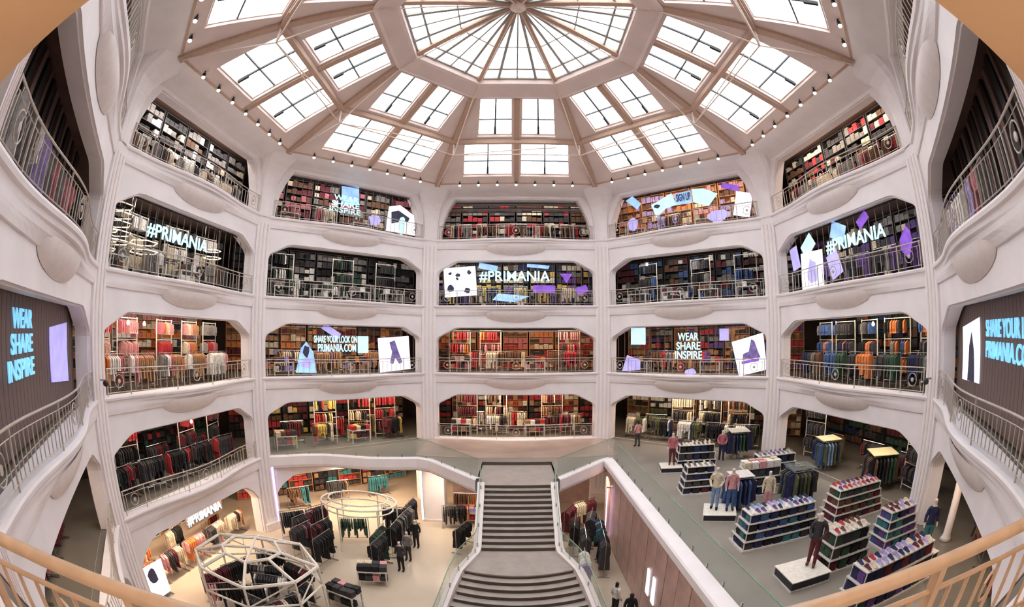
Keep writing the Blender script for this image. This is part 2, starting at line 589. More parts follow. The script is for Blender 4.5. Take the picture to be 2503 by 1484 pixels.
# glazed lantern (shallow pyramid)
def lz(a):
    return 24.85 + (4.8 - a) * 0.27
wn0 = wn
for k in range(-3, 5):
    wn += 1
    b = MB()
    w = 4.78 * T8
    b.bar((-w, 4.75, 24.88), (w, 4.75, 24.88), 0.12)
    o = b.build('window_%d' % wn, RIB)
    o.rotation_euler = (0, 0, bayrot(k))
    struct(o, 'triangular glazed facet of the central lantern, ' + BAYP[k])
    for j in range(4):
        u0, u1 = -1 + j * 0.5, -0.5 + j * 0.5
        ap = [4.78, 4.05, 2.6, 0.25]
        for n in range(3):
            a0, a1 = ap[n], ap[n + 1]
            MB().add([(u0 * a0 * T8, a0, lz(a0)), (u1 * a0 * T8, a0, lz(a0)), (u1 * a1 * T8, a1, lz(a1)), (u0 * a1 * T8, a1, lz(a1))], [(0, 1, 2, 3)]).build('pane', SKYGLASS, o)
    for u in (-0.5, 0, 0.5):
        MB().bar((u * 4.78 * T8, 4.78, lz(4.78) - 0.03), (u * 0.3 * T8, 0.3, lz(0.3) - 0.03), 0.13 if u else 0.07).build('rib', RIB, o)
    for a in (4.05, 2.6):
        MB().bar((-a * T8, a, lz(a) - 0.03), (a * T8, a, lz(a) - 0.03), 0.09 if a > 4 else 0.05).build('glazing_bar', RIB, o)
    hb = MB()
    hb.bar((4.8 * T8, 4.8, lz(4.8) - 0.08), (0.28 * T8, 0.28, lz(0.28) - 0.08), 0.26, 0.2)
    hb.build('hip_rib', BEAMP, o)
t = thing('roof_boss', 'round pale boss where the lantern ribs meet', 'roof boss', (0, 0, lz(0) - 0.45))
MB().lathe([(0.12, 0), (0.3, 0.08), (0.42, 0.22), (0.45, 0.4), (0.3, 0.46)], 16).build('drum', RODP, t, True)
MB().lathe([(0.02, -0.2), (0.09, -0.12), (0.1, 0.0), (0.06, 0.02)], 10).build('finial', BEAMP, t, True)

# tie rods: one truss of rods under each hip
for i in range(8):
    a = rad(22.5 + 45 * i)
    C8 = math.cos(PI / 8)
    r0, r1, r2 = 12.6 / C8, 9.0 / C8, 5.75 / C8
    t = bpy.data.objects.new('beam_tie_rods', None)
    COL.objects.link(t)
    t.rotation_euler = (0, 0, -a)
    struct(t, 'thin pale tie rods strutted below a roof hip')
    zt = rz_(9.0) - 0.95
    MB().tube([(0, r1, rz_(9.0) - 0.1), (0, r1, zt)], 0.05).build('strut', RODP, t)
    MB().tube([(0, r0, rz_(12.6) - 0.2), (0, r1, zt)], 0.034).build('rod', RODP, t)
    MB().tube([(0, r1, zt), (0, r2, rz_(5.75) - 0.3)], 0.034).build('rod', RODP, t)
    x = r1 * math.sin(PI / 4)
    y = r1 * math.cos(PI / 4)
    MB().tube([(0, r1, zt), (x, y, zt)], 0.034).build('rod', RODP, t)
    MB().tube([(0, r1, zt), (x * 0.62 + 1.4, y * 0.62 + 3.2, rz_(9.6) - 0.2)], 0.03).build('rod', RODP, t)
    MB().tube([(0, r2, rz_(5.75) - 0.3), (0, 0.35, lz(0) - 0.35)], 0.03).build('rod', RODP, t)

# eave spotlights
sp_h = MB().lathe([(0.03, 0.20), (0.03, 0.10), (0.075, 0.08), (0.085, -0.06), (0.07, -0.07)], 10).mesh('housing', BLACK, True)
sp_l = MB().lathe([(0.07, -0.06), (0.085, -0.09), (0.07, -0.14), (0.03, -0.165)], 10).mesh('lens', LAMP, True)
for k in (-3, -2, -1, 0, 1, 2, 3):
    for j in range(7):
        s = -3.72 + j * 1.24
        p = bp(k, s, 12.45 - A, rz_(12.45) - 0.2)
        t = thing('spotlight', 'small bright spotlight on the roof edge, number %s of seven, %s' % (('one', 'two', 'three', 'four', 'five', 'six', 'seven')[j], BAYP[k]), 'spotlight', p, bayrot(k), 'spotlights along the roof edge')
        link('housing', sp_h, t)
        link('lens', sp_l, t)
        sl = bpy.data.lights.new('spotlight_beam', 'SPOT')
        sl.energy = 110
        sl.color = (1.0, 0.94, 0.92)
        sl.spot_size = rad(105)
        sl.spot_blend = 0.8
        sl.shadow_soft_size = 0.2
        so = bpy.data.objects.new('spotlight_beam', sl)
        COL.objects.link(so)
        so.parent = t
        so.location = (0, -0.02, -0.24)
        so.rotation_euler = (rad(-38), 0, 0)

# ------------------------------------------------------------------ balconies: ledge, corbel, railing
def bow(s, amp=0.42, base=0.17):
    u = min(1.0, abs(s) / 4.4)
    return base + amp * (0.5 + 0.5 * math.cos(PI * u))
def ledge_mesh(w=HW, amp=0.42):
    b = MB()
    n = 28
    prof = []
    rows = []
    for i in range(n + 1):
        s = -w + 2 * w * i / n
        q = bow(s, amp)
        pts = [(0.3, 0.10), (-q - 0.03, 0.10), (-q - 0.05, 0.05), (-q - 0.03, -0.03), (-q + 0.05, -0.07), (-q + 0.06, -0.17), (-q * 0.75 + 0.02, -0.22), (-q * 0.62, -0.34), (-q * 0.34 - 0.04, -0.42), (-0.07, -0.56), (0.02, -0.58)]
        rows.append([(s, A + d, z) for d, z in pts])
    b.grid(rows)
    return b.mesh('ledge', STONE)
def corbel_mesh():
    b = MB()
    rows = []
    for i in range(9):
        v = i / 8.0
        row = []
        for j in range(17):
            u = -1 + 2 * j / 16.0
            x = 2.15 * u
            e = max(0.0, 1 - u * u) ** 0.5
            z = -0.30 - 0.72 * v * (0.2 + 0.8 * e)
            d = -(0.42 * e * math.cos(v * PI / 2) ** 0.8 + 0.02)
            row.append((x, A + d, z))
        rows.append(row)
    b.grid(rows)
    return b.mesh('corbel', STONE2, True)
LEDGE, CORBEL = ledge_mesh(), corbel_mesh()
# railing parts (shared)
RH = 0.98
def rail_pts(z, inset=0.10, w=5.3, n=24, amp=0.42):
    return [(-w + 2 * w * i / n, A - bow(-w + 2 * w * i / n, amp) + inset, z) for i in range(n + 1)]
TOPR = MB().tube(rail_pts(RH), 0.026, 6).mesh('top_rail', IRON)
MIDR = MB().tube(rail_pts(RH - 0.16), 0.011, 4).mesh('middle_rail', IRON)
BOTR = MB().tube(rail_pts(0.12), 0.014, 4).mesh('bottom_rail', IRON)
BAL = MB().box(-0.011, 0.011, -0.011, 0.011, 0.10, RH - 0.14).mesh('baluster', IRON)
BALP = MB().box(-0.02, 0.02, -0.02, 0.02, 0.0, RH + 0.02).mesh('post', IRON)
def ringmesh(r, th, name):
    return MB().tube([(r * math.cos(2 * PI * i / 14), 0, r * math.sin(2 * PI * i / 14)) for i in range(14)], th, 5, True).mesh(name, IRON)
MED = ringmesh(0.24, 0.017, 'medallion')
MEDI = MB().lathe([(0.02, -0.03), (0.08, -0.015), (0.08, 0.015), (0.02, 0.03)], 10)
MEDI = MB().add([(x, z, y) for x, y, z in MEDI.v], MEDI.f).mesh('rosette', IRON)
def railing(k, lev, zoff=0.0):
    t = thing('railing', 'white iron railing with ring medallions, %s' % place(k, lev), 'railing', (0, 0, LEV[lev] + 0.10 + zoff), bayrot(k), 'balcony railings')
    link('top_rail', TOPR, t)
    link('middle_rail', MIDR, t)
    link('bottom_rail', BOTR, t)
    for s in (-5.25, -3.95, -1.3, 1.3, 3.95, 5.25):
        link('post', BALP, t).location = (s, A - bow(s) + 0.10, 0)
    for s in (-4.6, 4.6, 0):
        m = link('medallion', MED, t)
        m.location = (s, A - bow(s) + 0.10, 0.52)
        link('rosette', MEDI, m)
    n = 46 if abs(k) == 3 else 30
    for i in range(n):
        s = -5.1 + 10.2 * i / (n - 1)
        if abs(abs(s) - 4.6) < 0.3 or abs(s) < 0.3 or min(abs(abs(s) - q) for q in (1.3, 3.95)) < 0.12:
            continue
        link('baluster', BAL, t).location = (s, A - bow(s) + 0.10, 0)
    return t
HASRAIL = {2: (-3, -2, 0), 3: (-3, -2, -1, 0, 1, 2, 3), 4: (-3, -2, -1, 0, 1, 2, 3), 5: (-3, -2, -1, 0, 1, 2, 3)}
for lev in (2, 3, 4, 5):
    for k in range(-3, 5):
        if (lev == 2 and k in (1, 2, 3, -1)) or (k == 4 and lev > 2):
            continue
        o = link('trim_ledge', LEDGE)
        o.location = (0, 0, LEV[lev])
        o.rotation_euler = (0, 0, bayrot(k))
        struct(o, 'moulded white balcony ledge bowing outward, ' + place(k, lev))
        if lev > 2:
            link('corbel', CORBEL, o)
        if k in HASRAIL[lev]:
            railing(k, lev)

# ------------------------------------------------------------------ near bay: soffit, floor edge, camera-side railing
b = MB()
b.box(-HW - 3, HW + 3, A + 0.34, A + 8.3, 13.29, 13.48)
o = b.build('ceiling_near_gallery', TAN)
o.rotation_euler = (0, 0, bayrot(4))
struct(o, 'warm tan soffit of the near gallery, overhead')
def nb(s):
    return A - 0.5 + 0.0555 * min(abs(s), 4.2) ** 2
b = MB()
rows = []
for i in range(25):
    s = -5.6 + 11.2 * i / 24
    y = min(nb(s), A + 0.3) - 0.12
    rows.append([(s, A + 0.6, 9.08), (s, y, 9.08), (s, y + 0.02, 8.9), (s, y + 0.2, 8.75), (s, A + 0.1, 8.4)])
b.grid(rows)
o = b.build('trim_ledge', STONE)
o.rotation_euler = (0, 0, bayrot(4))
struct(o, 'moulded ledge of the near balcony under the camera')
t = thing('handrail', 'bronze brown balcony handrail crossing both lower corners of the picture', 'railing', (0, 0, 9.08), bayrot(4))
def near_path(z, n=22, w=4.6):
    return [(-w + 2 * w * i / n, nb(-w + 2 * w * i / n), z) for i in range(n + 1)]
MB().tube(near_path(1.02), 0.058, 10).build('top_rail', BRONZE, t, True)
MB().tube(near_path(0.80), 0.024, 6).build('middle_rail', BRONZE, t, True)
MB().tube(near_path(0.12), 0.024, 6).build('bottom_rail', BRONZE, t, True)
nbal = MB().box(-0.016, 0.016, -0.016, 0.016, 0.0, 0.80).mesh('baluster', BRONZE)
npost = MB().box(-0.05, 0.05, -0.04, 0.04, 0.0, 1.0).mesh('post', BRONZE)
for i in range(47):
    s = -4.6 + 9.2 * i / 46
    big = i % 8 == 3
    link('post' if big else 'baluster', npost if big else nbal, t).location = (s, nb(s), 0)
nring = MB().tube([(0.13 * math.cos(2 * PI * i / 12), 0, 0.13 * math.sin(2 * PI * i / 12)) for i in range(12)], 0.014, 5, True).mesh('scroll', BRONZE)
for i in range(47):
    if i % 8 == 7:
        s = -4.6 + 9.2 * i / 46
        link('scroll', nring, t).location = (s, nb(s) - 0.03, 0.55)

# ------------------------------------------------------------------ mezzanine deck, landing, glass balustrades
LIP = [(-14.15, 6.05), (-13.2, 6.75), (-12.2, 7.5), (-11.2, 7.98), (-10.0, 8.2), (-8.4, 8.3), (-6.8, 8.72), (-5.7, 9.0), (-4.9, 8.72), (-4.0, 7.75), (-3.0, 6.62), (-2.4, 5.92), (-2.0, 5.5)]
RLIP = [(2.0, 5.5), (2.4, 5.92), (3.2, 6.8), (4.2, 7.9), (4.85, 8.6), (5.2, 8.85), (5.38, 8.7), (5.4, 8.0), (5.4, 4.0), (5.4, 0.0), (5.4, -4.0), (5.4, -8.0), (5.4, -11.0), (5.4, -13.9)]
deck = LIP + [(-1.92, 8.8), (1.92, 8.8)] + RLIP + [(HW, -A), (A, -HW), (A, HW), (HW, A), (-HW, A)]
b = MB().add([(x, y, 4.5) for x, y in deck], [tuple(range(len(deck)))[::-1]])
o = struct(b.build('floor', DECKF), 'dark grey polished mezzanine deck carrying the clothes islands')
fr = MB().box(-HW, HW, 9.6, A + 0.05, 4.5, 4.515)
fr.build('border_panel', DECKP, o)
deckb = LIP + RLIP + [(HW, -A), (A, -HW), (A, HW), (HW, A), (-HW, A)]
struct(MB().add([(x, y, 3.78) for x, y in deckb], [tuple(range(len(deckb)))]).build('ceiling', STONE), 'white soffit under the mezzanine deck')
def offset_path(path, prof):
    rows = []
    for i, (x, y) in enumerate(path):
        x0, y0 = path[max(i - 1, 0)]
        x1, y1 = path[min(i + 1, len(path) - 1)]
        L = math.hypot(x1 - x0, y1 - y0)
        nx, ny = (y1 - y0) / L, -(x1 - x0) / L
        rows.append([(x + nx * o_, y + ny * o_, z) for o_, z in prof])
    return rows
FPROF = [(-0.25, 4.56), (0.02, 4.57), (0.08, 4.5), (0.09, 4.0), (0.04, 3.84), (-0.12, 3.74), (-0.3, 3.76)]
def dense(path, step=0.5):
    out = [path[0]]
    for (x0, y0), (x1, y1) in zip(path, path[1:]):
        n = max(1, int(math.hypot(x1 - x0, y1 - y0) / step))
        out += [(x0 + (x1 - x0) * i / n, y0 + (y1 - y0) * i / n) for i in range(1, n + 1)]
    return out
CPROF = [(-0.06, 4.5), (-0.06, 4.56), (0.46, 4.57), (0.52, 4.5), (0.52, 4.22), (0.44, 4.12), (0.3, 4.1), (0.2, 3.76)]
for nm, pth, pf in (('wavy white edge of the mezzanine above the beige floor', LIP, FPROF), ('short white mezzanine edge right of the stair head', RLIP[:7], FPROF), ('straight broad white coping of the mezzanine deck', RLIP[6:], CPROF)):
    struct(MB().grid(offset_path(pth, pf)).build('trim_fascia', STONE), nm)
def balustrade(path, label, h=1.05, step=1.25):
    d = dense(path, 0.25)
    t = thing('glass_balustrade', label, 'balustrade', (d[0][0], d[0][1], 4.55))
    ox, oy = d[0]
    per = int(step / 0.25)
    for i in range(0, len(d) - 1, per):
        seg = d[i:i + per + 1]
        if len(seg) < 2:
            continue
        g = MB()
        rows = offset_path(seg, [(-0.09, 0.0), (-0.09, h), (-0.115, h), (-0.115, 0.0), (-0.09, 0.0)])
        g.grid([[(x - ox, y - oy, z) for x, y, z in r] for r in rows])
        p = g.build('pane', GLASS, t)
        e = MB()
        rows = offset_path(seg, [(-0.085, h), (-0.085, h + 0.02), (-0.12, h + 0.02), (-0.12, h), (-0.085, h)])
        e.grid([[(x - ox, y - oy, z) for x, y, z in r] for r in rows])
        e.build('glass_edge', GLASSG, p)
        r0 = offset_path(seg, [(-0.1, 0)])[0][0]
        MB().box(r0[0] - ox - 0.03, r0[0] - ox + 0.03, r0[1] - oy - 0.03, r0[1] - oy + 0.03, -0.02, 0.16).build('clamp', METAL, t)
balustrade(LIP, 'clear glass balustrade along the wavy white mezzanine edge')
balustrade(RLIP[:7], 'short glass balustrade curving right of the stair head')
balustrade(RLIP[7:], 'long glass balustrade along the straight deck edge')

# ------------------------------------------------------------------ staircase
t = thing('staircase', 'grey staircase with glass sides descending from the mezzanine landing', 'stairs', (0, 5.3, 0))
Y0 = 5.3
MB().box(-1.92, 1.92, 0.0, 3.5, 4.12, 4.32).build('landing', TREAD, t)
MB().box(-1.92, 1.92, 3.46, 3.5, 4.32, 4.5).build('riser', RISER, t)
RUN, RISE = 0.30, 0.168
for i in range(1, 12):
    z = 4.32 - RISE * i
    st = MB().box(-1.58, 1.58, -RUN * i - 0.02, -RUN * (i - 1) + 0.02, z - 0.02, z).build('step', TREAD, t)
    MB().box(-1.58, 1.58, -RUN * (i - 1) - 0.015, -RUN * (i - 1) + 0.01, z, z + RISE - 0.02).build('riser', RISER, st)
zl = 4.32 - RISE * 12
def arc(hw, y, sag, n=12):
    return [(-hw + 2 * hw * j / n, y + sag * (abs(-1 + 2 * j / n) ** 2)) for j in range(n + 1)]
MB().box(-1.58, 1.58, -RUN * 11 - 0.015, -RUN * 11 + 0.01, zl, zl + RISE - 0.02).build('riser', RISER, t)
front = arc(2.12, -5.5, 0.38)
MB().prism(front + [(1.62, -RUN * 11 + 0.0), (-1.62, -RUN * 11 + 0.0)], zl - 0.06, zl).build('landing', TREAD, t)
prev = front
phw, py = 2.12, -5.5
for j in range(1, 13):
    z = zl - RISE * j
    hw = 2.12 + 0.085 * j
    y = -5.5 - RUN * j
    nf = arc(hw, y, 0.38)
    back = arc(hw, y + RUN + 0.02, 0.38)
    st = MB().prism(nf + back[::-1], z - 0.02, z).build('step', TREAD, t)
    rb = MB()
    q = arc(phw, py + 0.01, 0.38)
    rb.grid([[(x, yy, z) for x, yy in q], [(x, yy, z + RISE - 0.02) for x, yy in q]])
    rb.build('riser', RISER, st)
    phw, py = hw, y
def side_path(sg):
    pts = [(1.78, 0.15, 4.42), (1.75, -0.4, 4.25), (1.74, -3.3, 2.52), (1.80, -3.7, 2.42), (2.05, -4.4, 2.42), (2.35, -5.2, 2.36), (2.6, -6.0, 2.0), (3.35, -9.0, 0.32)]
    return [(sg * x, y, z) for x, y, z in pts]
for sg in (-1, 1):
    P_ = side_path(sg)
    rows = []
    for x, y, z in P_:
        w = 0.17
        rows.append([(x - w, y, z - 0.42), (x - w, y, z), (x + w, y, z), (x + w, y, z - 0.42), (x - w, y, z - 0.42)])
    MB().grid(rows).build('stringer', STONE2, t)
    for a, c in zip(P_, P_[1:]):
        n = max(1, round((Vector(c) - Vector(a)).length / 1.3))
        for i in range(n):
            p = Vector(a).lerp(Vector(c), i / n)
            q = Vector(a).lerp(Vector(c), (i + 1) / n)
            g = MB()
            u = Vector((0, 0, 0.95))
            e = Vector((0.012, 0, 0))
            g.add([p - e, q - e, q - e + u, p - e + u, p + e, q + e, q + e + u, p + e + u], [(0, 1, 2, 3), (7, 6, 5, 4), (0, 4, 5, 1), (2, 6, 7, 3), (1, 5, 6, 2), (0, 3, 7, 4)])
            pn = g.build('pane', GLASS, t)
            MB().bar(p + u, q + u, 0.03).build('glass_edge', GLASSG, pn)
            MB().bar(p, p + Vector((0, 0, 0.16)), 0.06).build('clamp', METAL, t)

# ------------------------------------------------------------------ walls and piers under the mezzanine
wall = struct(MB().box(5.06, 5.16, -12.0, 8.2, 0.0, 4.2).build('wall_under_deck', SHOPWALL), 'wall under the straight deck edge, clad in pinkish panels')
pnl = MB().box(-0.03, 0.03, -0.58, 0.58, 0.06, 4.10).mesh('panel', PINKWALL)
for i in range(17):
    link('panel', pnl, wall).location = (5.025 + 0.006 * (i % 2), -11.4 + i * 1.2, 0)
t = thing('neon_tube', 'upright lilac neon tube against the pinkish panel wall', 'light', (4.86, 7.2, 0.3))
MB().tube([(0, 0, 0), (0, 0, 3.0)], 0.035, 8).build('tube', NEON, t, True)
MB().box(-0.05, 0.12, -0.05, 0.05, -0.1, 0.0).build('holder', METAL, t)
MB().box(-0.05, 0.12, -0.05, 0.05, 3.0, 3.1).build('holder', METAL, t)
t = thing('wall_sign', 'glowing white sign of two slanted strokes on the pinkish wall', 'sign', (4.98, -0.9, 1.35))
for dy in (0.0, -0.75):
    g = MB()
    sh = [(0.25, 0.0), (-0.12, 0.0), (0.05, 1.15), (0.32, 1.15)]
    g.add([(0, y + dy, z) for y, z in sh] + [(-0.05, y + dy, z) for y, z in sh], [(0, 1, 2, 3), (7, 6, 5, 4), (0, 4, 5, 1), (1, 5, 6, 2), (2, 6, 7, 3), (3, 7, 4, 0)])
    g.build('stroke', LEDWHITE, t)
o = struct(MB().box(-5.65, -4.35, 10.1, 11.2, 0, 3.78).build('pillar', STONE), 'square white pier standing on the beige floor under the mezzanine')
MB().box(-5.72, -4.28, 10.03, 11.27, 0, 0.15).build('plinth', STONE2, o)
t = thing('glow_strip', 'upright lilac white light strip on the square pier', 'light', (-5.72, 10.0, 0.15))
MB().box(-0.06, 0.06, -0.08, 0.0, 0, 3.4).build('diffuser', LEDWHITE, t)
MB().box(-0.08, 0.08, -0.02, 0.02, 0, 3.5).build('back_plate', METAL, t)
o = struct(MB().lathe([(0.28, 4.5), (0.2, 4.62), (0.17, 4.7), (0.15, 8.1)], 14).build('pillar', STONE2, None, True), 'slim round column on the deck beside the right edge bay')
o.location = (13.75, -8.1, 0)
# wall closing the ground floor behind the stairs
struct(MB().box(-4.3, 5.0, 13.6, 13.8, 0, 3.78).build('wall_behind_stairs', PINKWALL), 'warm wall behind the staircase at ground level')

# ceiling strip lamps of the ground floor under the deck and landing
def strip_lamp(name, x, y, z, sx, sy, power, rgb):
    L = bpy.data.lights.new(name, 'AREA')
    L.shape = 'RECTANGLE'
    L.size, L.size_y = sx, sy
    L.color = rgb
    L.energy = power
    o = bpy.data.objects.new(name, L)
    COL.objects.link(o)
    o.location = (x, y, z)
strip_lamp('under_deck_lamp', 3.9, 7.9, 3.7, 2.4, 0.3, 120, (1.0, 0.86, 0.7))
strip_lamp('under_landing_lamp', -3.6, 8.6, 3.7, 2.4, 0.3, 140, (1.0, 0.84, 0.66))
strip_lamp('under_mezzanine_lamp', -8.6, 9.4, 3.7, 5.0, 0.3, 220, (1.0, 0.84, 0.66))

# ------------------------------------------------------------------ merchandise: stacks, garments, shoes
STACKS, GARMS = [], []
def stack_mb(v):
    r = random.Random(v)
    b = MB()
    z = 0.0
    for i in range(4):
        h = 0.055 + r.random() * 0.02
        dx, dy = (r.random() - .5) * 0.03, (r.random() - .5) * 0.03
        b.box(-0.16 + dx, 0.16 + dx, -0.15 + dy, 0.15 + dy, z, z + h)
        z += h + 0.006
    return b
def garm_mb(v):
    """a garment on a hanger: local x = along the rail, y = depth, hangs from z=0 down"""
    r = random.Random(50 + v)
    L = (0.75, 1.0, 0.62, 1.15)[v % 4]
    th = 0.035
    wv = 0.23 + 0.02 * (v % 3)
    prof = [(0.05, -0.06), (wv, -0.16), (wv + 0.02, -0.42), (wv - 0.02, -0.55), (wv + 0.04 * (v % 2), -L)]
    rows = []
    for w, z in prof:
        k = 1.0 if z > -0.5 else 1.25
        rows.append([(-th * k, -w, z), (th * k, -w * 0.9, z), (th * k * 1.15, 0, z), (th * k, w, z), (-th * k, w * 0.9, z), (-th * k * 1.15, 0, z)])
    b = MB()
    b.grid(rows, True)
    b.add(rows[0], [(0, 1, 2, 3, 4, 5)])
    b.add(rows[-1], [(5, 4, 3, 2, 1, 0)])
    b.bar((0, 0, -0.07), (0, 0, 0.03), 0.012)
    return b
STK = [stack_mb(v) for v in range(3)]
GRM = [garm_mb(v) for v in range(4)]
NTH = ('first', 'second', 'third', 'fourth', 'fifth', 'sixth', 'seventh', 'eighth', 'ninth', 'tenth', 'eleventh', 'twelfth', 'thirteenth', 'fourteenth', 'fifteenth', 'sixteenth', 'seventeenth', 'eighteenth', 'nineteenth', 'twentieth') + ('later',) * 40
def add_stack(M, col, where, sc_=(1, 1, 1), spot=''):
    STACKS.append((M @ Matrix.Diagonal((sc_[0], sc_[1], sc_[2], 1)), col, where, rnd.randrange(3), spot))
def add_garm(M, col, where, v=None, spot=''):
    GARMS.append((M, col, where, rnd.randrange(4) if v is None else v, spot))

def T(x, y, z):
    return Matrix.Translation((x, y, z))
def RZ(a):
    return Matrix.Rotation(a, 4, 'Z')
def ordw(i, n):
    if n == 1: return 'only one'
    if i == 0: return 'leftmost'
    if i == n - 1: return 'rightmost'
    return ('second', 'third', 'fourth', 'fifth', 'sixth', 'seventh', 'eighth', 'ninth', 'tenth', 'eleventh')[i - 1] + ' from left'

SU_W, SU_H, SU_D = 1.9, 3.5, 0.42
def su_meshes(m):
    return dict(back=MB().box(-SU_W / 2, SU_W / 2, SU_D - 0.03, SU_D, 0, SU_H).mesh('back_panel', m),
                side=MB().box(-0.02, 0.02, 0, SU_D, 0, SU_H).mesh('side_panel', m),
                board=MB().box(-SU_W / 2 + 0.02, SU_W / 2 - 0.02, 0.0, SU_D - 0.03, -0.03, 0).mesh('shelf', m))
SUM = {'white': su_meshes(SHELFW), 'dark': su_meshes(SHELFD), 'wood': su_meshes(WOOD)}
def shelf_unit(M, style, pal, where, i, n, fillp=0.92, levels=7):
    t = thing('shelf_unit', '%s shelf unit of folded clothes, %s, %s' % ({'white': 'white', 'dark': 'dark', 'wood': 'lit wooden'}[style], ordw(i, n), where), 'shelf', group='shelf units, ' + where)
    t.matrix_world = M
    d = SUM[style]
    link('back_panel', d['back'], t)
    for s in (-1, 1):
        link('side_panel', d['side'], t).location = (s * (SU_W / 2 - 0.02), 0, 0)
    for j in range(levels + 1):
        z = 0.12 + j * (SU_H - 0.14) / levels
        link('shelf', d['board'], t).location = (0, 0, z)
        if j < levels:
            col = rnd.choice(pal)
            for q in range(5):
                if rnd.random() < fillp:
                    if rnd.random() < 0.4:
                        col = rnd.choice(pal)
                    add_stack(M @ T(-0.74 + q * 0.37, 0.19, z), col, where, (1.02, 0.95, 0.8 + rnd.random() * 0.75), '%s along %s shelf, %s unit' % (NTH[q], NTH[j], NTH[i]))
    return t
RK = dict(bar=MB().tube([(-0.8, 0, 1.5), (0.8, 0, 1.5)], 0.018, 6).mesh('rail', METAL),
          post=MB().tube([(0, 0, 0.04), (0, 0, 1.5)], 0.018, 6).mesh('post', METAL),
          foot=MB().box(-0.03, 0.03, -0.28, 0.28, 0, 0.05).mesh('foot', METAL),
          low=MB().tube([(-0.8, 0, 0.2), (0.8, 0, 0.2)], 0.012, 5).mesh('lower_bar', METAL))
def rack(M, pal, where, i, n, gap=0.115, desc='clothes rack of hanging clothes', z=1.5):
    t = thing('clothes_rack', '%s, %s, %s' % (desc, ordw(i, n), where), 'clothes rack', group='clothes racks, ' + where)
    t.matrix_world = M
    link('rail', RK['bar'], t)
    link('lower_bar', RK['low'], t)
    for s in (-0.8, 0.8):
        link('post', RK['post'], t).location = (s, 0, 0)
        link('foot', RK['foot'], t).location = (s, 0, 0)
    x = -0.7
    gi = 0
    col = rnd.choice(pal)
    while x < 0.72:
        if rnd.random() < 0.3:
            col = rnd.choice(pal)
        add_garm(M @ T(x, 0, 1.47) @ RZ((rnd.random() - .5) * 0.3), col, where, None, '%s along %s rack' % (NTH[gi], NTH[i]))
        gi += 1
        x += gap * (0.85 + rnd.random() * 0.4)
    return t
TB = dict(top=MB().box(-0.7, 0.7, -0.4, 0.4, 0.80, 0.85).mesh('table_top', SHELFW),
          leg=MB().box(-0.03, 0.03, -0.03, 0.03, 0, 0.8).mesh('leg', SHELFW),
          low=MB().box(-0.66, 0.66, -0.36, 0.36, 0.3, 0.33).mesh('lower_shelf', SHELFW))
def table(M, pal, where, i, n):
    t = thing('display_table', 'white display table of folded clothes, %s, %s' % (ordw(i, n), where), 'table', group='display tables, ' + where)
    t.matrix_world = M
    link('table_top', TB['top'], t)
    link('lower_shelf', TB['low'], t)
    for x in (-0.65, 0.65):
        for y in (-0.35, 0.35):
            link('leg', TB['leg'], t).location = (x, y, 0)
    for q in range(4):
        for w in (-0.2, 0.2):
            add_stack(M @ T(-0.52 + q * 0.35, w, 0.85), rnd.choice(pal), where, (1, 1, 1), '%s along the %s row, %s table' % (NTH[q], 'front' if w < 0 else 'rear', NTH[i]))
            if w < 0:
                add_stack(M @ T(-0.52 + q * 0.35, w, 0.33), rnd.choice(pal), where, (1, 1, 1), '%s under the top, %s table' % (NTH[q], NTH[i]))

def shop_light(k, lev, rgb, power):
    L = bpy.data.lights.new('shop_strip_light', 'AREA')
    L.shape = 'RECTANGLE'
    L.size = 8.6
    L.size_y = 0.18
    L.color = rgb
    L.energy = power
    o = bpy.data.objects.new('shop_strip_light', L)
    COL.objects.link(o)
    M = baymat(k, 0, 0.95, LEV[lev] + 3.42)
    o.matrix_world = M @ Matrix.Rotation(rad(28), 4, 'X')
WARM, NEUT, COOL, AMB = (1.0, 0.84, 0.68), (1.0, 0.94, 0.90), (0.88, 0.9, 1.0), (1.0, 0.76, 0.54)
def fill(k, lev, style, pal, rgb, power, units=5, racks=3, front='mix', shift=0.0, dback=5.2):
    where = place(k, lev)
    z = LEV[lev]
    shop_light(k, lev, rgb, power)
    units = int(2 * (A + dback) * T8 / 2.04)
    for i in range(units):
        s = (i - (units - 1) / 2) * 2.02
        shelf_unit(baymat(k, s, dback, z), style if not isinstance(style, list) else style[i % len(style)], pal, where, i, units)
    for i in range(racks):
        s = (i - (racks - 1) / 2) * 3.1 + shift
        rack(baymat(k, s, 2.6 + 0.3 * (i % 2), z, (rnd.random() - .5) * 0.5), pal, where, i, racks)
    if front == 'mix':
        ti = 0
        for i in range(4):
            s = -3.9 + i * 2.6
            if i % 2 == 0:
                table(baymat(k, s, 1.55, z, (rnd.random() - .5) * 0.3), pal, where, ti, 2)
                ti += 1
            else:
                rack(baymat(k, s, 1.5, z, (rnd.random() - .5) * 0.4), pal, 'front of ' + where, i // 2, 2)
    elif front == 'racks':
        for i in range(5):
            rack(baymat(k, -4.0 + i * 2.0, 1.35, z, (rnd.random() - .5) * 0.3), pal, 'front of ' + where, i, 5)
    elif front == 'tables':
        for i in range(4):
            table(baymat(k, -3.9 + i * 2.6, 1.5, z), pal, where, i, 4)
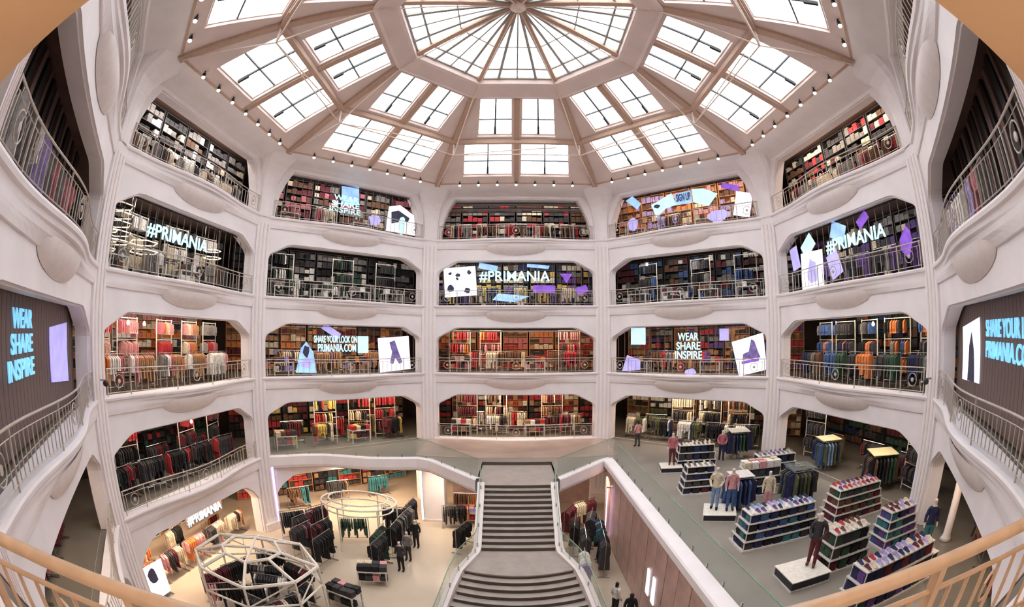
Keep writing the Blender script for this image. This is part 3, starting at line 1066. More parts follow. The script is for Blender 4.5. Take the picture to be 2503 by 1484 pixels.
# top gallery
fill(-2, 5, 'dark', ['grey', 'charcoal', 'cream', 'brown', 'white', 'grey'], NEUT, 255, front='racks', dback=1.9, racks=0)
fill(-1, 5, 'dark', ['brown', 'rose', 'grey', 'maroon', 'cream'], NEUT, 187, dback=2.5, racks=0)
fill(0, 5, 'dark', ['grey', 'red', 'charcoal', 'cream', 'brown'], NEUT, 187, dback=2.5, racks=0, front='racks')
fill(1, 5, 'wood', ['brown', 'tan', 'lilac', 'pink', 'cream', 'orange'], WARM, 221, dback=2.5, racks=0)
fill(2, 5, 'dark', ['red', 'grey', 'brown', 'maroon', 'cream', 'charcoal'], WARM, 255, front='racks', dback=1.9, racks=0)
# third gallery
fill(-2, 4, 'dark', ['black', 'charcoal', 'white', 'grey', 'cream', 'brown'], NEUT, 150, dback=3.6)
fill(-1, 4, 'dark', ['black', 'black', 'charcoal', 'white', 'grey', 'dark green'], NEUT, 150, front='tables', dback=3.6)
fill(0, 4, 'dark', ['charcoal', 'purple', 'yellow', 'navy', 'cream', 'grey', 'brown'], NEUT, 204, front='racks', dback=3.6)
fill(1, 4, 'dark', ['black', 'charcoal', 'white', 'grey', 'denim blue', 'brown', 'maroon'], NEUT, 150, front='tables', dback=3.6)
fill(2, 4, 'dark', ['grey', 'charcoal', 'cream', 'brown', 'purple'], NEUT, 153, front='racks', units=3, racks=2, dback=3.6)
# second gallery
fill(-2, 3, ['wood', 'white'], ['pink', 'rose', 'cream', 'white', 'orange', 'charcoal', 'tan', 'grey'], WARM, 230, front='racks')
fill(-1, 3, ['wood', 'dark'], ['brown', 'orange', 'tan', 'charcoal', 'cream', 'maroon', 'lilac'], WARM, 250)
fill(0, 3, 'wood', ['pink', 'red', 'rose', 'cream', 'orange', 'charcoal', 'brown'], AMB, 300)
fill(1, 3, ['wood', 'dark'], ['brown', 'red', 'tan', 'grey', 'purple', 'charcoal'], WARM, 250)
fill(2, 3, 'dark', ['charcoal', 'orange', 'navy', 'grey', 'black', 'denim blue', 'brown', 'dark green'], WARM, 170, front='racks')
# mezzanine
fill(-2, 2, 'dark', ['black', 'maroon', 'red', 'charcoal', 'dark green', 'black'], WARM, 150, front='racks')
fill(-1, 2, 'dark', ['black', 'red', 'yellow', 'brown', 'charcoal', 'cream', 'maroon'], AMB, 280)
fill(0, 2, ['dark', 'wood'], ['maroon', 'brown', 'cream', 'red', 'charcoal', 'white', 'tan'], AMB, 280)
fill(1, 2, ['wood', 'dark'], ['brown', 'black', 'cream', 'charcoal', 'white', 'olive', 'navy'], AMB, 250, front='racks')
fill(2, 2, 'dark', ['black', 'navy', 'charcoal', 'brown', 'dark green', 'maroon'], WARM, 170, front='none', dback=6.2)
# ground floor
fill(-2, 1, ['wood', 'white'], ['pink', 'black', 'charcoal', 'orange', 'cream', 'maroon'], AMB, 561, front='racks')
fill(-1, 1, ['wood', 'dark'], ['brown', 'black', 'teal', 'charcoal', 'tan', 'red'], AMB, 561, front='none')
fill(0, 1, 'wood', ['maroon', 'charcoal', 'brown', 'cream'], AMB, 340, front='none', racks=2)

# tall white tube racks standing close behind some openings
TR = dict(post=MB().tube([(0, 0, 0), (0, 0, 3.0)], 0.03, 6).mesh('post', FRAMEW), bar=MB().tube([(-0.75, 0, 0), (0.75, 0, 0)], 0.022, 6).mesh('bar', FRAMEW))
def tall_rack(k, lev, s, d, pal, i, n, rz=0.0):
    where = 'front of ' + place(k, lev)
    M = baymat(k, s, d, LEV[lev], rz)
    t = thing('tube_rack', 'tall white tube rack, %s, %s' % (ordw(i, n), where), 'clothes rack', group='tall tube racks')
    t.matrix_world = M
    for x in (-0.75, 0.75):
        link('post', TR['post'], t).location = (x, 0, 0)
    for z in (0.25, 1.25, 2.05, 2.95):
        link('bar', TR['bar'], t).location = (0, 0, z)
    for tier, z in enumerate((1.22, 2.02, 2.92)):
        x, gi = -0.62, 0
        col = rnd.choice(pal)
        while x < 0.65:
            if rnd.random() < 0.35:
                col = rnd.choice(pal)
            if rnd.random() < 0.8:
                add_garm(M @ T(x, 0, z) @ RZ((rnd.random() - .5) * 0.4), col, where, 2, '%s along %s bar, %s tube rack' % (NTH[gi], NTH[tier], NTH[i]))
            gi += 1
            x += 0.15
for k, lev, ss, pal in ((-2, 3, (-4.2, -2.4, 0.2, 2.2, 4.0), ['pink', 'rose', 'cream', 'grey', 'tan', 'orange', 'white', 'red']), (2, 3, (-3.6, -1.9, 0.0, 2.0, 4.2), ['charcoal', 'orange', 'navy', 'grey', 'black', 'denim blue']),
                        (-1, 2, (-0.9, 1.6, 3.6), ['black', 'red', 'brown', 'charcoal', 'yellow', 'cream']), (0, 2, (-3.5, -1.4, 2.6), ['maroon', 'brown', 'cream', 'tan']), (1, 2, (-0.8, 1.2, 3.2), ['brown', 'black', 'cream', 'charcoal']),
                        (-1, 4, (-3.8, 0.5, 3.8), ['black', 'charcoal', 'white', 'dark green']), (1, 4, (-3.6, 0.4, 3.6), ['black', 'charcoal', 'grey', 'denim blue']), (0, 3, (-4.0, -1.8, 3.8), ['red', 'pink', 'orange', 'charcoal']),
                        (-2, 2, (-3.0, 1.6, 4.0), ['maroon', 'red', 'black', 'charcoal']), (-2, 4, (-2.0, 1.0, 3.6), ['grey', 'charcoal', 'cream', 'white']), (2, 2, (-4.2, 3.8), ['black', 'navy', 'charcoal'])):
    for i, s in enumerate(ss):
        tall_rack(k, lev, s, 2.0 if lev in (2, 3) else 2.3, pal, i, len(ss), (rnd.random() - .5) * 0.5)
# dark shutter boxes and blind slats at the tops of two middle openings
t = thing('shutter_box', 'black shutter box across the top of the second gallery middle bay', 'shutter')
t.matrix_world = Matrix.Translation((0, 0, 9.0)) @ RZ(bayrot(0))
MB().box(-4.0, 4.0, A + 0.64, A + 0.84, 2.96, 3.14).build('casing', BLACK, t)
MB().box(-4.3, 4.3, A + 0.66, A + 0.82, 2.84, 2.94).build('guide', SHELFW, t)
t = thing('ceiling_blind', 'brown horizontal blind slats under the roof in the middle bay', 'blind')
t.matrix_world = Matrix.Translation((0, 0, 18.0)) @ RZ(bayrot(0))
for z, h, m in ((2.92, 0.12, BLACK), (2.70, 0.16, LEDSTRIP), (2.52, 0.06, BLACK), (2.32, 0.16, LEDSTRIP), (2.2, 0.06, SHELFD)):
    MB().box(-4.9, 4.9, A + 0.68, A + 0.78, z, z + h).build('slat', m, t)
t = thing('glow_strip', 'upright lilac glow standing in for screen light on the pillar between the left bays', 'light')
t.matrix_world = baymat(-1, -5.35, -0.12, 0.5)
MB().box(-0.05, 0.05, -0.05, 0.05, 0, 3.4).build('diffuser', NEON, t)  # glowing strip added to imitate lilac screen light on the pillar face
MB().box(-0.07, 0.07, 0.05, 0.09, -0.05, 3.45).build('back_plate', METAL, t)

# ------------------------------------------------------------------ LED screens with lettering and pictures
def flat(poly, m, parent, name='picture', y=0.0, th=0.03):
    n = len(poly)
    b = MB().add([(x, y, z) for x, z in poly] + [(x, y + th, z) for x, z in poly],
                 [tuple(range(n))[::-1], tuple(range(n, 2 * n))] + [(i, (i + 1) % n, n + (i + 1) % n, n + i) for i in range(n)])
    return b.build(name, m, parent)
def rect(cx, cz, w, h, a=0.0):
    c, s = math.cos(rad(a)), math.sin(rad(a))
    return [(cx + x * c - z * s, cz + x * s + z * c) for x, z in ((-w / 2, -h / 2), (w / 2, -h / 2), (w / 2, h / 2), (-w / 2, h / 2))]
def blob(cx, cz, rx, rz, seed, n=9):
    r = random.Random(seed)
    return [(cx + rx * (0.7 + 0.5 * r.random()) * math.cos(2 * PI * i / n), cz + rz * (0.7 + 0.5 * r.random()) * math.sin(2 * PI * i / n)) for i in range(n)]
def screen(k, lev, label, d=0.36, strips=(-5.0, 5.0, 21), z0=0.35, z1=3.0, wide=0.035, opaque=False):
    t = thing('led_screen', label, 'screen', (0, 0, 0), 0, 'hanging led screens')
    t.matrix_world = Matrix.Translation((0, 0, LEV[lev])) @ RZ(bayrot(k))
    yy = A + d
    a, b_, n = strips
    me = MB().box(-wide / 2, wide / 2, 0.03, 0.05, z0, z1).mesh('strip', LEDSTRIP)
    for i in range(n):
        link('strip', me, t).location = (a + (b_ - a) * i / (n - 1), yy, 0)
    MB().box(a, b_, yy + 0.02, yy + 0.10, z1, z1 + 0.06).build('hanging_bar', BLACK, t)
    return t, yy
def text(t, yy, body, s0, s1, z, h, m=None, off=-0.01):
    o = link('lettering', text_mesh(body, h, s1 - s0, m or LEDTXT), t)
    o.location = (s0, yy + off, z)
    return o
def pic(t, yy, poly, m, off=0.0, name='picture', par=None):
    return flat(poly, m, par or t, name, yy + off)

Z3, Z4, Z5 = 9.0, 13.5, 18.0
t, y = screen(-2, 4, 'led screen reading #PRIMANIA among white ring lamps, far left')
text(t, y, '#PRIMANIA', -3.0, 1.45, 1.66, 0.62)
t, y = screen(0, 4, 'led screen reading #PRIMANIA beside a spotted white picture, middle bay')
text(t, y, '#PRIMANIA', -2.5, 2.3, 1.70, 0.78)
p = pic(t, y, rect(-3.8, 1.75, 2.2, 2.0, 4), LEDWHITE, -0.02)
for i, (x, z, rx, rz2) in enumerate(((-4.45, 1.3, .22, .28), (-3.3, 1.15, .24, .2), (-3.2, 2.4, .14, .16), (-3.95, 2.2, .18, .14), (-4.0, 1.95, .1, .1), (-4.5, 2.3, .12, .1))):
    pic(t, y, blob(x, z, rx, rz2, i), LEDINK, -0.035, 'print', p)
pic(t, y, [(3.0, 2.3), (3.85, 2.3), (3.45, 1.65)], LEDPURPLE)
pic(t, y, [(-1.6, 0.5), (-0.1, 0.35), (0.9, 0.75), (-1.2, 0.95)], LEDBLUE)
pic(t, y, [(0.75, 2.75), (2.2, 2.62), (2.3, 2.85), (0.75, 2.98)], LEDBLUE)
pic(t, y, rect(1.9, 1.25, 1.5, 0.5), LEDPURPLE, 0.02)
pic(t, y, rect(4.5, 1.2, 0.8, 0.5, 20), LEDPURPLE)
pic(t, y, rect(-1.9, 2.75, 1.3, 0.4, -12), LEDBLUE, 0.02)
t, y = screen(2, 4, 'led screen reading #PRIMANIA with tilted bright pictures, far right')
text(t, y, '#PRIMANIA', -1.3, 3.05, 1.62, 0.66)
p = pic(t, y, rect(-2.65, 0.98, 1.9, 2.05, -2), LEDWHITE, -0.02)
pic(t, y, blob(-2.6, 1.0, 0.45, 0.7, 3), LEDLILAC, -0.035, 'print', p)
for poly, m in ((rect(-4.2, 1.9, 0.7, 1.2, 12), LEDLILAC), (rect(-2.9, 2.35, 1.1, 0.8, 35), LEDCYAN), (rect(-0.3, 2.55, 1.1, 0.8, -25), LEDBLUE), (rect(-0.8, 1.1, 0.9, 1.2, 20), LEDLILAC), (rect(1.6, 2.7, 0.8, 0.45, 30), LEDPURPLE), (blob(4.2, 1.2, 0.35, 0.6, 5), LEDPURPLE)):
    pic(t, y, poly, m, 0.02)
t, y = screen(-1, 5, 'led screen reading WEAR SHARE INSPIRE under the roof, left angled bay', z1=2.85)
for i, w in enumerate(('INSPIRE', 'SHARE', 'WEAR')):
    text(t, y, w, -1.55 + 0.12 * i, 0.65 - 0.1 * i, 1.08 + i * 0.40, 0.34)
pic(t, y, rect(-0.15, 2.3, 1.25, 1.2, 6), LEDBLUE, 0.02)
p = pic(t, y, [(2.6, 0.35), (4.95, 0.35), (4.75, 1.75), (3.6, 2.3), (2.75, 2.05)], LEDWHITE, -0.02)
pic(t, y, [(2.95, 1.7), (3.5, 1.9), (4.4, 1.5), (4.3, 1.2), (3.6, 1.1), (3.0, 0.9)], LEDINK, -0.035, 'print', p)
pic(t, y, blob(3.85, 0.9, 0.3, 0.75, 8), LEDCYAN, -0.045, 'print', p)
pic(t, y, blob(1.75, 0.95, 0.5, 0.45, 9), LEDLILAC)
t, y = screen(1, 5, 'led screen of tilted pale pictures lettered SIGN UP, right angled bay', z1=2.85)
pic(t, y, [(-4.05, 2.7), (-3.5, 2.95), (-2.85, 2.3), (-3.2, 1.95)], LEDBLUE)
p = pic(t, y, [(-2.08, 2.05), (-0.52, 2.62), (-0.25, 1.78), (-1.0, 1.66), (-1.75, 1.15)], LEDCYAN, -0.02)
pic(t, y, blob(-1.65, 1.9, 0.25, 0.14, 12), LEDINK, -0.035, 'print', p)
p = pic(t, y, [(-0.35, 2.5), (0.85, 2.6), (0.9, 1.75), (-0.25, 1.75)], LEDBLUE, -0.01)
text(t, y, 'SIGN UP', -0.2, 0.82, 1.95, 0.5, LEDINK, -0.05)
pic(t, y, [(0.95, 2.65), (1.75, 2.55), (2.7, 2.05), (2.0, 1.35), (0.98, 1.75)], LEDCYAN, -0.02)
pic(t, y, rect(4.3, 1.15, 1.1, 1.5, -15), LEDWHITE)
pic(t, y, rect(3.6, 2.35, 1.2, 0.35, -20), LEDPURPLE)
pic(t, y, blob(-3.6, 0.9, 0.5, 0.5, 21), LEDLILAC)
pic(t, y, blob(2.6, 0.7, 0.7, 0.4, 22), LEDLILAC)
t, y = screen(-1, 3, 'led screen reading SHARE YOUR LOOK with a white poster, left angled bay')
text(t, y, 'SHARE YOUR LOOK ON', -2.15, 0.76, 2.05, 0.42)
text(t, y, 'PRIMANIA.COM', -1.9, 0.7, 1.52, 0.46)
pic(t, y, rect(1.2, 1.95, 0.75, 1.05), LEDCYAN, 0.0)
p = pic(t, y, [(-3.35, 0.3), (-2.0, 0.25), (-2.2, 1.5), (-2.65, 2.1), (-3.0, 1.7)], LEDBLUE, -0.02)
pic(t, y, blob(-2.65, 1.55, 0.25, 0.35, 31), LEDINK, -0.035, 'print', p)
pic(t, y, blob(-2.6, 0.8, 0.35, 0.35, 32), LEDLILAC, -0.035, 'print', p)
p = pic(t, y, rect(3.5, 1.35, 2.35, 2.2, 4), LEDWHITE, -0.02)
pic(t, y, [(3.1, 2.1), (3.5, 2.25), (3.75, 1.6), (4.1, 0.8), (3.85, 0.7), (3.55, 1.1), (3.4, 0.7), (3.15, 0.75), (3.3, 1.5)], LEDLINK, -0.035, 'print', p)
pic(t, y, rect(-1.0, 2.75, 1.3, 0.4, -30), LEDLILAC, 0.02)
t, y = screen(1, 3, 'led screen reading WEAR SHARE INSPIRE with a tilted poster, right angled bay')
for i, w in enumerate(('INSPIRE', 'SHARE', 'WEAR')):
    text(t, y, w, -0.75 + 0.1 * i, 1.1 - 0.12 * i, 1.06 + i * 0.56, 0.48)
pic(t, y, rect(-3.45, 2.5, 1.1, 1.1), LEDCYAN)
p = pic(t, y, [(3.05, 2.05), (5.05, 2.55), (5.3, 0.45), (3.55, 0.05)], LEDWHITE, -0.02)
pic(t, y, [(3.75, 1.0), (4.9, 1.15), (4.75, 1.45), (4.5, 2.1), (4.3, 2.2), (4.15, 1.5), (3.8, 1.35)], LEDLINK, -0.035, 'print', p)
pic(t, y, [(3.7, 0.75), (4.8, 0.95), (4.8, 1.12), (3.7, 0.92)], LEDPURPLE, -0.037, 'print', p)
pic(t, y, [(-4.7, 0.15), (-3.3, 0.3), (-3.3, 0.95), (-4.3, 1.25)], LEDLILAC)
pic(t, y, blob(0.35, 0.25, 0.4, 0.22, 41), LEDLILAC)
pic(t, y, rect(2.55, 2.5, 0.6, 0.7), LEDLILAC, 0.02)
# full-height LED curtains in the two edge bays
def curtain(k, label):
    return screen(k, 3, label, d=0.7, strips=(-5.2, 5.2, 37), z0=0.1, z1=3.3, wide=0.27)
t, y = curtain(-3, 'brown striped led curtain reading WEAR SHARE INSPIRE at the left edge')
for i, (w, a, b_) in enumerate((('INSPIRE', -1.85, 0.2), ('SHARE', -1.6, 0.1), ('WEAR', -1.5, 0.05))):
    text(t, y, w, a, b_, 1.42 + i * 0.50, 0.40, LEDTXB, 0.0)
pic(t, y, [(1.9, 1.05), (4.2, 0.85), (4.1, 2.6), (1.8, 2.45)], LEDLILAC, -0.03)
t, y = curtain(3, 'brown striped led curtain reading SHARE YOUR LOOK at the right edge')
text(t, y, 'SHARE YOUR LOOK', -1.35, 3.1, 2.2, 0.42, LEDTXB, 0.0)
text(t, y, 'PRIMANIA.COM', -1.35, 2.6, 1.68, 0.42, LEDTXB, 0.0)
p = pic(t, y, [(-4.2, 0.85), (-1.95, 0.95), (-2.05, 2.7), (-4.3, 2.45)], LEDWHITE, -0.03)
pic(t, y, [(-3.4, 0.9), (-2.5, 0.92), (-2.7, 1.8), (-3.0, 2.3), (-3.3, 1.9)], LEDINK, -0.045, 'print', p)
# ground-floor sign and poster in the far left bay
t = thing('led_sign', 'lit sign of pale letters above the clothes, ground floor far left', 'sign')
t.matrix_world = RZ(bayrot(-2))
text(t, A + 1.5, '#PRIMANIA', 0.0, 3.2, 1.9, 0.55, None, 0.0)
MB().box(-0.1, 3.3, A + 1.52, A + 1.56, 1.8, 2.55).build('backing', LEDSTRIP, t)
for x in (0.3, 2.9):
    MB().bar((x, A + 1.54, 2.5), (x, A + 1.54, 3.62), 0.03).build('hanger', METAL, t)
t = thing('poster_stand', 'bright white poster with dark print, ground floor far left corner', 'poster')
t.matrix_world = baymat(-2, -4.1, 0.55, 0)
p = flat(rect(0, 1.0, 1.3, 1.7), LEDWHITE, t, 'poster', 0)
flat(blob(-0.2, 1.3, 0.3, 0.4, 51), LEDINK, p, 'print', -0.015, 0.014)
for x in (-0.6, 0.6):
    MB().box(x - 0.03, x + 0.03, 0.03, 0.08, 0, 1.85).build('post', METAL, t)
MB().box(-0.7, 0.7, -0.15, 0.25, 0, 0.03).build('base', METAL, t)

# white ring chandeliers in the third gallery, far left
hexr = MB().tube([(0.72 * math.cos(PI / 3 * i), 0.72 * math.sin(PI / 3 * i), 0) for i in range(6)], 0.025, 5, True).mesh('ring', RINGW)
hexs = MB().tube([(0.5 * math.cos(PI / 3 * i), 0.5 * math.sin(PI / 3 * i), 0) for i in range(6)], 0.03, 5, True).mesh('ring', RINGW)
for s, d, n, zt, lab, me in ((-4.1, 1.3, 5, 2.75, 'tall stack of white hexagon ring lamps beside the corner', hexr), (-2.6, 0.95, 2, 1.5, 'white hexagon ring lamps hanging behind the lettering', hexr), (2.9, 1.2, 2, 2.1, 'pair of small white hexagon rings right of the lettering', hexs), (-4.9, 0.9, 3, 1.6, 'small low white hexagon rings at the corner', hexs)):
    t = thing('ring_chandelier', lab + ', third gallery', 'lamp')
    t.matrix_world = baymat(-2, s, d, Z4 + zt)
    for i in range(n):
        link('ring', me, t).location = (0.06 * (i % 2), 0, -0.36 * i)
    for i in (0, 2, 4):
        r_ = 0.72 if me is hexr else 0.5
        MB().tube([(r_ * math.cos(PI / 3 * i), r_ * math.sin(PI / 3 * i), -0.36 * (n - 1)), (r_ * math.cos(PI / 3 * i), r_ * math.sin(PI / 3 * i), 3.6 - zt)], 0.008, 4).build('wire', METAL, t)

# pendant bulbs
bulb = MB().lathe([(0.02, 0.1), (0.05, 0.06), (0.08, -0.02), (0.05, -0.09), (0.01, -0.1)], 10).mesh('bulb', LAMP, True)
for k, lev, s, d, nth in ((-2, 3, -4.2, 1.2, 'first'), (-2, 3, -3.0, 1.2, 'second'), (-2, 3, -1.6, 1.6, 'third'), (2, 3, 1.2, 1.0, 'single'), (1, 4, -3.0, 1.0, 'single'), (-2, 2, 1.0, 1.0, 'single')):
    t = thing('pendant_bulb', '%s glowing pendant bulb, %s' % (nth, place(k, lev)), 'lamp')
    t.matrix_world = baymat(k, s, d, LEV[lev] + 2.75)
    link('bulb', bulb, t)
    MB().tube([(0, 0, 0.1), (0, 0, 0.86)], 0.008, 4).build('cord', BLACK, t)

# dark slatted walls behind the upper balconies of the edge bays
for k in (-3, 3):
    w = struct(MB().box(-5.5, 5.5, A + 1.5, A + 1.56, Z4, Z4 + 3.6).build('wall_slatted_%s' % BAYN[k].split('_')[1], SHOPWALL), 'dark slatted wall, ' + place(k, 4))
    w.rotation_euler = (0, 0, bayrot(k))
    for i in range(22):
        ww = 0.16 + 0.2 * ((i * 7) % 3) / 2
        MB().box(-5.4 + i * 0.5, -5.4 + i * 0.5 + ww, A + 1.38, A + 1.5, Z4, Z4 + 3.6).build('slat', (SHELFD, LEDSTRIP)[i % 2], w)
    where = place(k, 4)
    for i, s in enumerate((-3.4, -1.6, 0.4)):
        rack(baymat(k, s, 0.35, Z4), ['rose', 'maroon', 'lilac', 'grey', 'white'] if i else ['lilac', 'white', 'grey'], where, i, 3)
    where = place(k, 5)
    for i, s in enumerate((-3.0, 0.0, 3.0)):
        rack(baymat(k, s, 0.6, Z5), ['grey', 'charcoal', 'cream', 'teal'], where, i, 3)
    shop_light(k, 5, NEUT, 90)
    where = place(k, 2)
    for i, s in enumerate((-2.5, 0.8, 3.6)):
        rack(baymat(k, s, 2.2, 4.5), ['black', 'maroon', 'brown', 'rose'], where, i, 3)
    shop_light(k, 2, AMB, 150)
    t = thing('security_camera', 'small black dome camera on the pillar beside the %s' % BAYP[k], 'camera')
    t.matrix_world = baymat(k, 5.3 * (1 if k < 0 else -1), -0.62, Z3 + 0.75)
    MB().lathe([(0.03, -0.16), (0.1, -0.12), (0.12, -0.03), (0.08, 0.04), (0.02, 0.06)], 12).build('dome', BLACK, t, True)
    MB().box(-0.04, 0.04, 0, 0.22, 0.02, 0.08).build('bracket', METAL, t)
# near gallery lamp (behind the photographer)
L = bpy.data.lights.new('near_gallery_lamp', 'AREA')
L.shape = 'RECTANGLE'
L.size, L.size_y = 7.0, 1.0
L.color = (1.0, 0.82, 0.6)
L.energy = 520
o = bpy.data.objects.new('near_gallery_lamp', L)
COL.objects.link(o)
o.location = (0, -19.5, 10.6)
o.rotation_euler = (rad(160), 0, 0)

# ------------------------------------------------------------------ mannequins and people
def shell(me, test, off, name, m):
    """a garment: the faces of the body that pass the test, pushed outward"""
    keep = [p for p in me.polygons if test(p.center)]
    idx = {}
    vs, fs = [], []
    for p in keep:
        f = []
        for i in p.vertices:
            if i not in idx:
                idx[i] = len(vs)
                v = me.vertices[i]
                vs.append(tuple(v.co + v.normal * off))
            f.append(idx[i])
        fs.append(f)
    return MB().add(vs, fs).mesh(name, m, True)
SHELLS = {}
def figure(name, label, cat, loc, rz, pose, top, bottom, shoes='brown', bodym=DUMMY, hair=False, sleeves=True, group=None, h=1.0):
    t = thing(name, label, cat, loc, rz, group)
    t.scale = (h, h, h)
    key = (pose, bodym.name)
    if key not in SHELLS:
        me = BODY[pose].copy()
        me.materials.clear()
        me.materials.append(bodym)
        SHELLS[key] = me
    link('body', SHELLS[key], t)
    me = BODY[pose]
    def sh(nm, test, off, col):
        kk = (nm, pose, col, sleeves)
        if kk not in SHELLS:
            SHELLS[kk] = shell(me, test, off, nm, CLOTH[col])
        link(nm, SHELLS[kk], t)
    sh('top', lambda c: 0.93 < c.z < 1.5 and (abs(c.x) < 0.19 or (sleeves and c.z > 1.0)), 0.018, top)
    sh('trousers', lambda c: 0.09 < c.z < 0.99 and abs(c.x) < 0.2, 0.014, bottom)
    for sg in (-1, 1):
        kk = ('shoe', pose, shoes, sg)
        if kk not in SHELLS:
            SHELLS[kk] = shell(me, lambda c: c.z < 0.11 and c.x * sg > 0, 0.016, 'shoe', CLOTH[shoes])
        link('shoe', SHELLS[kk], t)
    if hair:
        kk = ('hair', pose)
        if kk not in SHELLS:
            SHELLS[kk] = shell(me, lambda c: c.z > 1.6 and (c.y > -0.02 or c.z > 1.74) or (1.5 < c.z <= 1.62 and c.y > 0.03 and abs(c.x) < 0.08), 0.022, 'hair', HAIR)
        link('hair', SHELLS[kk], t)
        for sg in (-1, 1):
            MB().lathe([(0.004, 1.662), (0.011, 1.668), (0.011, 1.676), (0.004, 1.682)], 6, (sg * 0.03, -0.098)).build('eye', HAIR, t)
        MB().add([(-0.012, -0.1, 1.63), (0.012, -0.1, 1.63), (0, -0.128, 1.632), (0, -0.1, 1.67)], [(0, 1, 2), (0, 2, 3), (1, 3, 2)]).build('nose', SKINM, t)
        for sg in (-1, 1):
            bx, by, bz = (sg * 0.245, -0.10, 0.83) if pose == 0 else (sg * 0.14, -0.18, 1.0)
            for q in range(4):
                L_ = (0.07, 0.078, 0.074, 0.06)[q]
                MB().tube([(bx, by - 0.03 + q * 0.019, bz), (bx, by - 0.035 + q * 0.019, bz - L_ * 0.6), (bx - sg * 0.012, by - 0.04 + q * 0.019, bz - L_)], 0.0085, 5).build('finger', SKINM, t)
            MB().tube([(bx, by - 0.035, bz + 0.03), (bx - sg * 0.02, by - 0.06, bz), (bx - sg * 0.025, by - 0.066, bz - 0.03)], 0.0095, 5).build('thumb', SKINM, t)
    return t
def plinth(name_label, x, y, w, d, h=0.3, rz=0.0):
    t = thing('display_plinth', name_label, 'plinth', (x, y, 4.5), rz)
    MB().box(-w / 2, w / 2, -d / 2, d / 2, 0.04, h - 0.03).build('body', PLINTHD, t)
    MB().box(-w / 2 - 0.03, w / 2 + 0.03, -d / 2 - 0.03, d / 2 + 0.03, h - 0.03, h).build('top', PLINTH, t)
    MB().box(-w / 2 - 0.03, w / 2 + 0.03, -d / 2 - 0.03, d / 2 + 0.03, 0.0, 0.05).build('kick_board', SHELFW, t)
    return t
plinth('white topped plinth under the single mannequin near the stair head', 7.9, 5.8, 1.1, 1.0, 0.3, rad(-12))
figure('mannequin', 'slim mannequin in dark clothes on the plinth near the stair head', 'mannequin', (7.95, 5.85, 4.8), rad(-20), 0, 'rose', 'maroon')
plinth('white topped plinth carrying a pair of jeans mannequins', 7.65, -0.75, 1.25, 1.2, 0.3, rad(-25))
figure('mannequin', 'mannequin in pale denim jeans at the left of a pair', 'mannequin', (7.45, -0.6, 4.8), rad(-35), 1, 'cream', 'pale denim', 'black')
figure('mannequin', 'mannequin in pink top and denim jeans at the right of a pair', 'mannequin', (7.95, -1.0, 4.8), rad(-20), 0, 'pink', 'denim blue', 'black')
plinth('wide white topped plinth under the mannequin with brown shoes', 7.85, -6.45, 1.35, 1.15, 0.34, rad(-4))
figure('mannequin', 'mannequin in dark jacket and brown shoes on the wide plinth', 'mannequin', (8.15, -6.4, 4.84), rad(-50), 1, 'charcoal', 'maroon', 'brown')
plinth('small white topped plinth at the end of the front island', 11.75, -8.35, 0.95, 0.8, 0.34, rad(-4))
figure('mannequin', 'mannequin in teal jeans on the small plinth by the pillar', 'mannequin', (11.8, -8.3, 4.84), rad(-40), 0, 'navy', 'teal', 'brown')
figure('mannequin', 'mannequin in cream top behind the hanging jeans', 'mannequin', (9.6, -1.2, 4.5), rad(-30), 0, 'cream', 'pink', 'brown')
figure('mannequin', 'mannequin in white top beside the navy garment stand', 'mannequin', (11.3, 6.6, 4.5), rad(-25), 1, 'rose', 'navy', 'black')
figure('person', 'dark haired shopper in white top by the panel wall', 'person', (3.9, -0.15, 0), rad(120), 0, 'white', 'black', 'black', SKINM, True, h=0.96)
figure('person', 'dark haired shopper in black top nearest the panel wall', 'person', (4.25, -1.2, 0), rad(160), 0, 'black', 'charcoal', 'black', SKINM, True, h=0.98)
figure('person', 'shopper in pale pink top walking in the mezzanine right angled bay', 'person', (7.6, 11.3, 4.5), rad(200), 1, 'pink', 'charcoal', 'black', SKINM, True, h=0.97)
for x, y, lab, tp, bt in ((-5.6, 3.5, 'mannequin in black suit right of the ring frame', 'charcoal', 'black'), (-5.5, 4.7, 'mannequin in grey knitwear right of the ring frame', 'grey', 'charcoal'), (-5.4, 6.3, 'mannequin in black dress behind the ring frame', 'black', 'black')):
    figure('mannequin', lab, 'mannequin', (x, y, 0.0), rad(-10), 0, tp, bt, 'black')

# ------------------------------------------------------------------ shoes (for the island tops)
def shoe_mb():
    b = MB()
    secs = [(-0.13, 0.030, 0.055), (-0.11, 0.038, 0.085), (-0.04, 0.038, 0.10), (0.02, 0.040, 0.075), (0.09, 0.045, 0.055), (0.135, 0.030, 0.04)]
    rows = []
    for x, w, h in secs:
        rows.append([(x, -w, 0.02), (x, -w * 0.95, h * 0.6), (x, -w * 0.4, h), (x, w * 0.4, h), (x, w * 0.95, h * 0.6), (x, w, 0.02)])
    b.grid(rows)
    b.add(rows[0], [(0, 1, 2, 3, 4, 5)])
    b.m = 1
    b.prism([(-0.14, -0.035), (0.02, -0.045), (0.10, -0.05), (0.15, -0.02), (0.15, 0.02), (0.10, 0.05), (0.02, 0.045), (-0.14, 0.035)], 0.0, 0.026)
    b.add(rows[-1], [(5, 4, 3, 2, 1, 0)])
    b.m = 0
    return b
SHB = shoe_mb()
SHM = {}
def shoe(M, col, label, group):
    if col not in SHM:
        SHM[col] = SHB.mesh('shoe', [CLOTH[col], SHELFW])
    o = link('shoe', SHM[col])
    o.matrix_world = M
    tag(o, label, 'shoe', group)

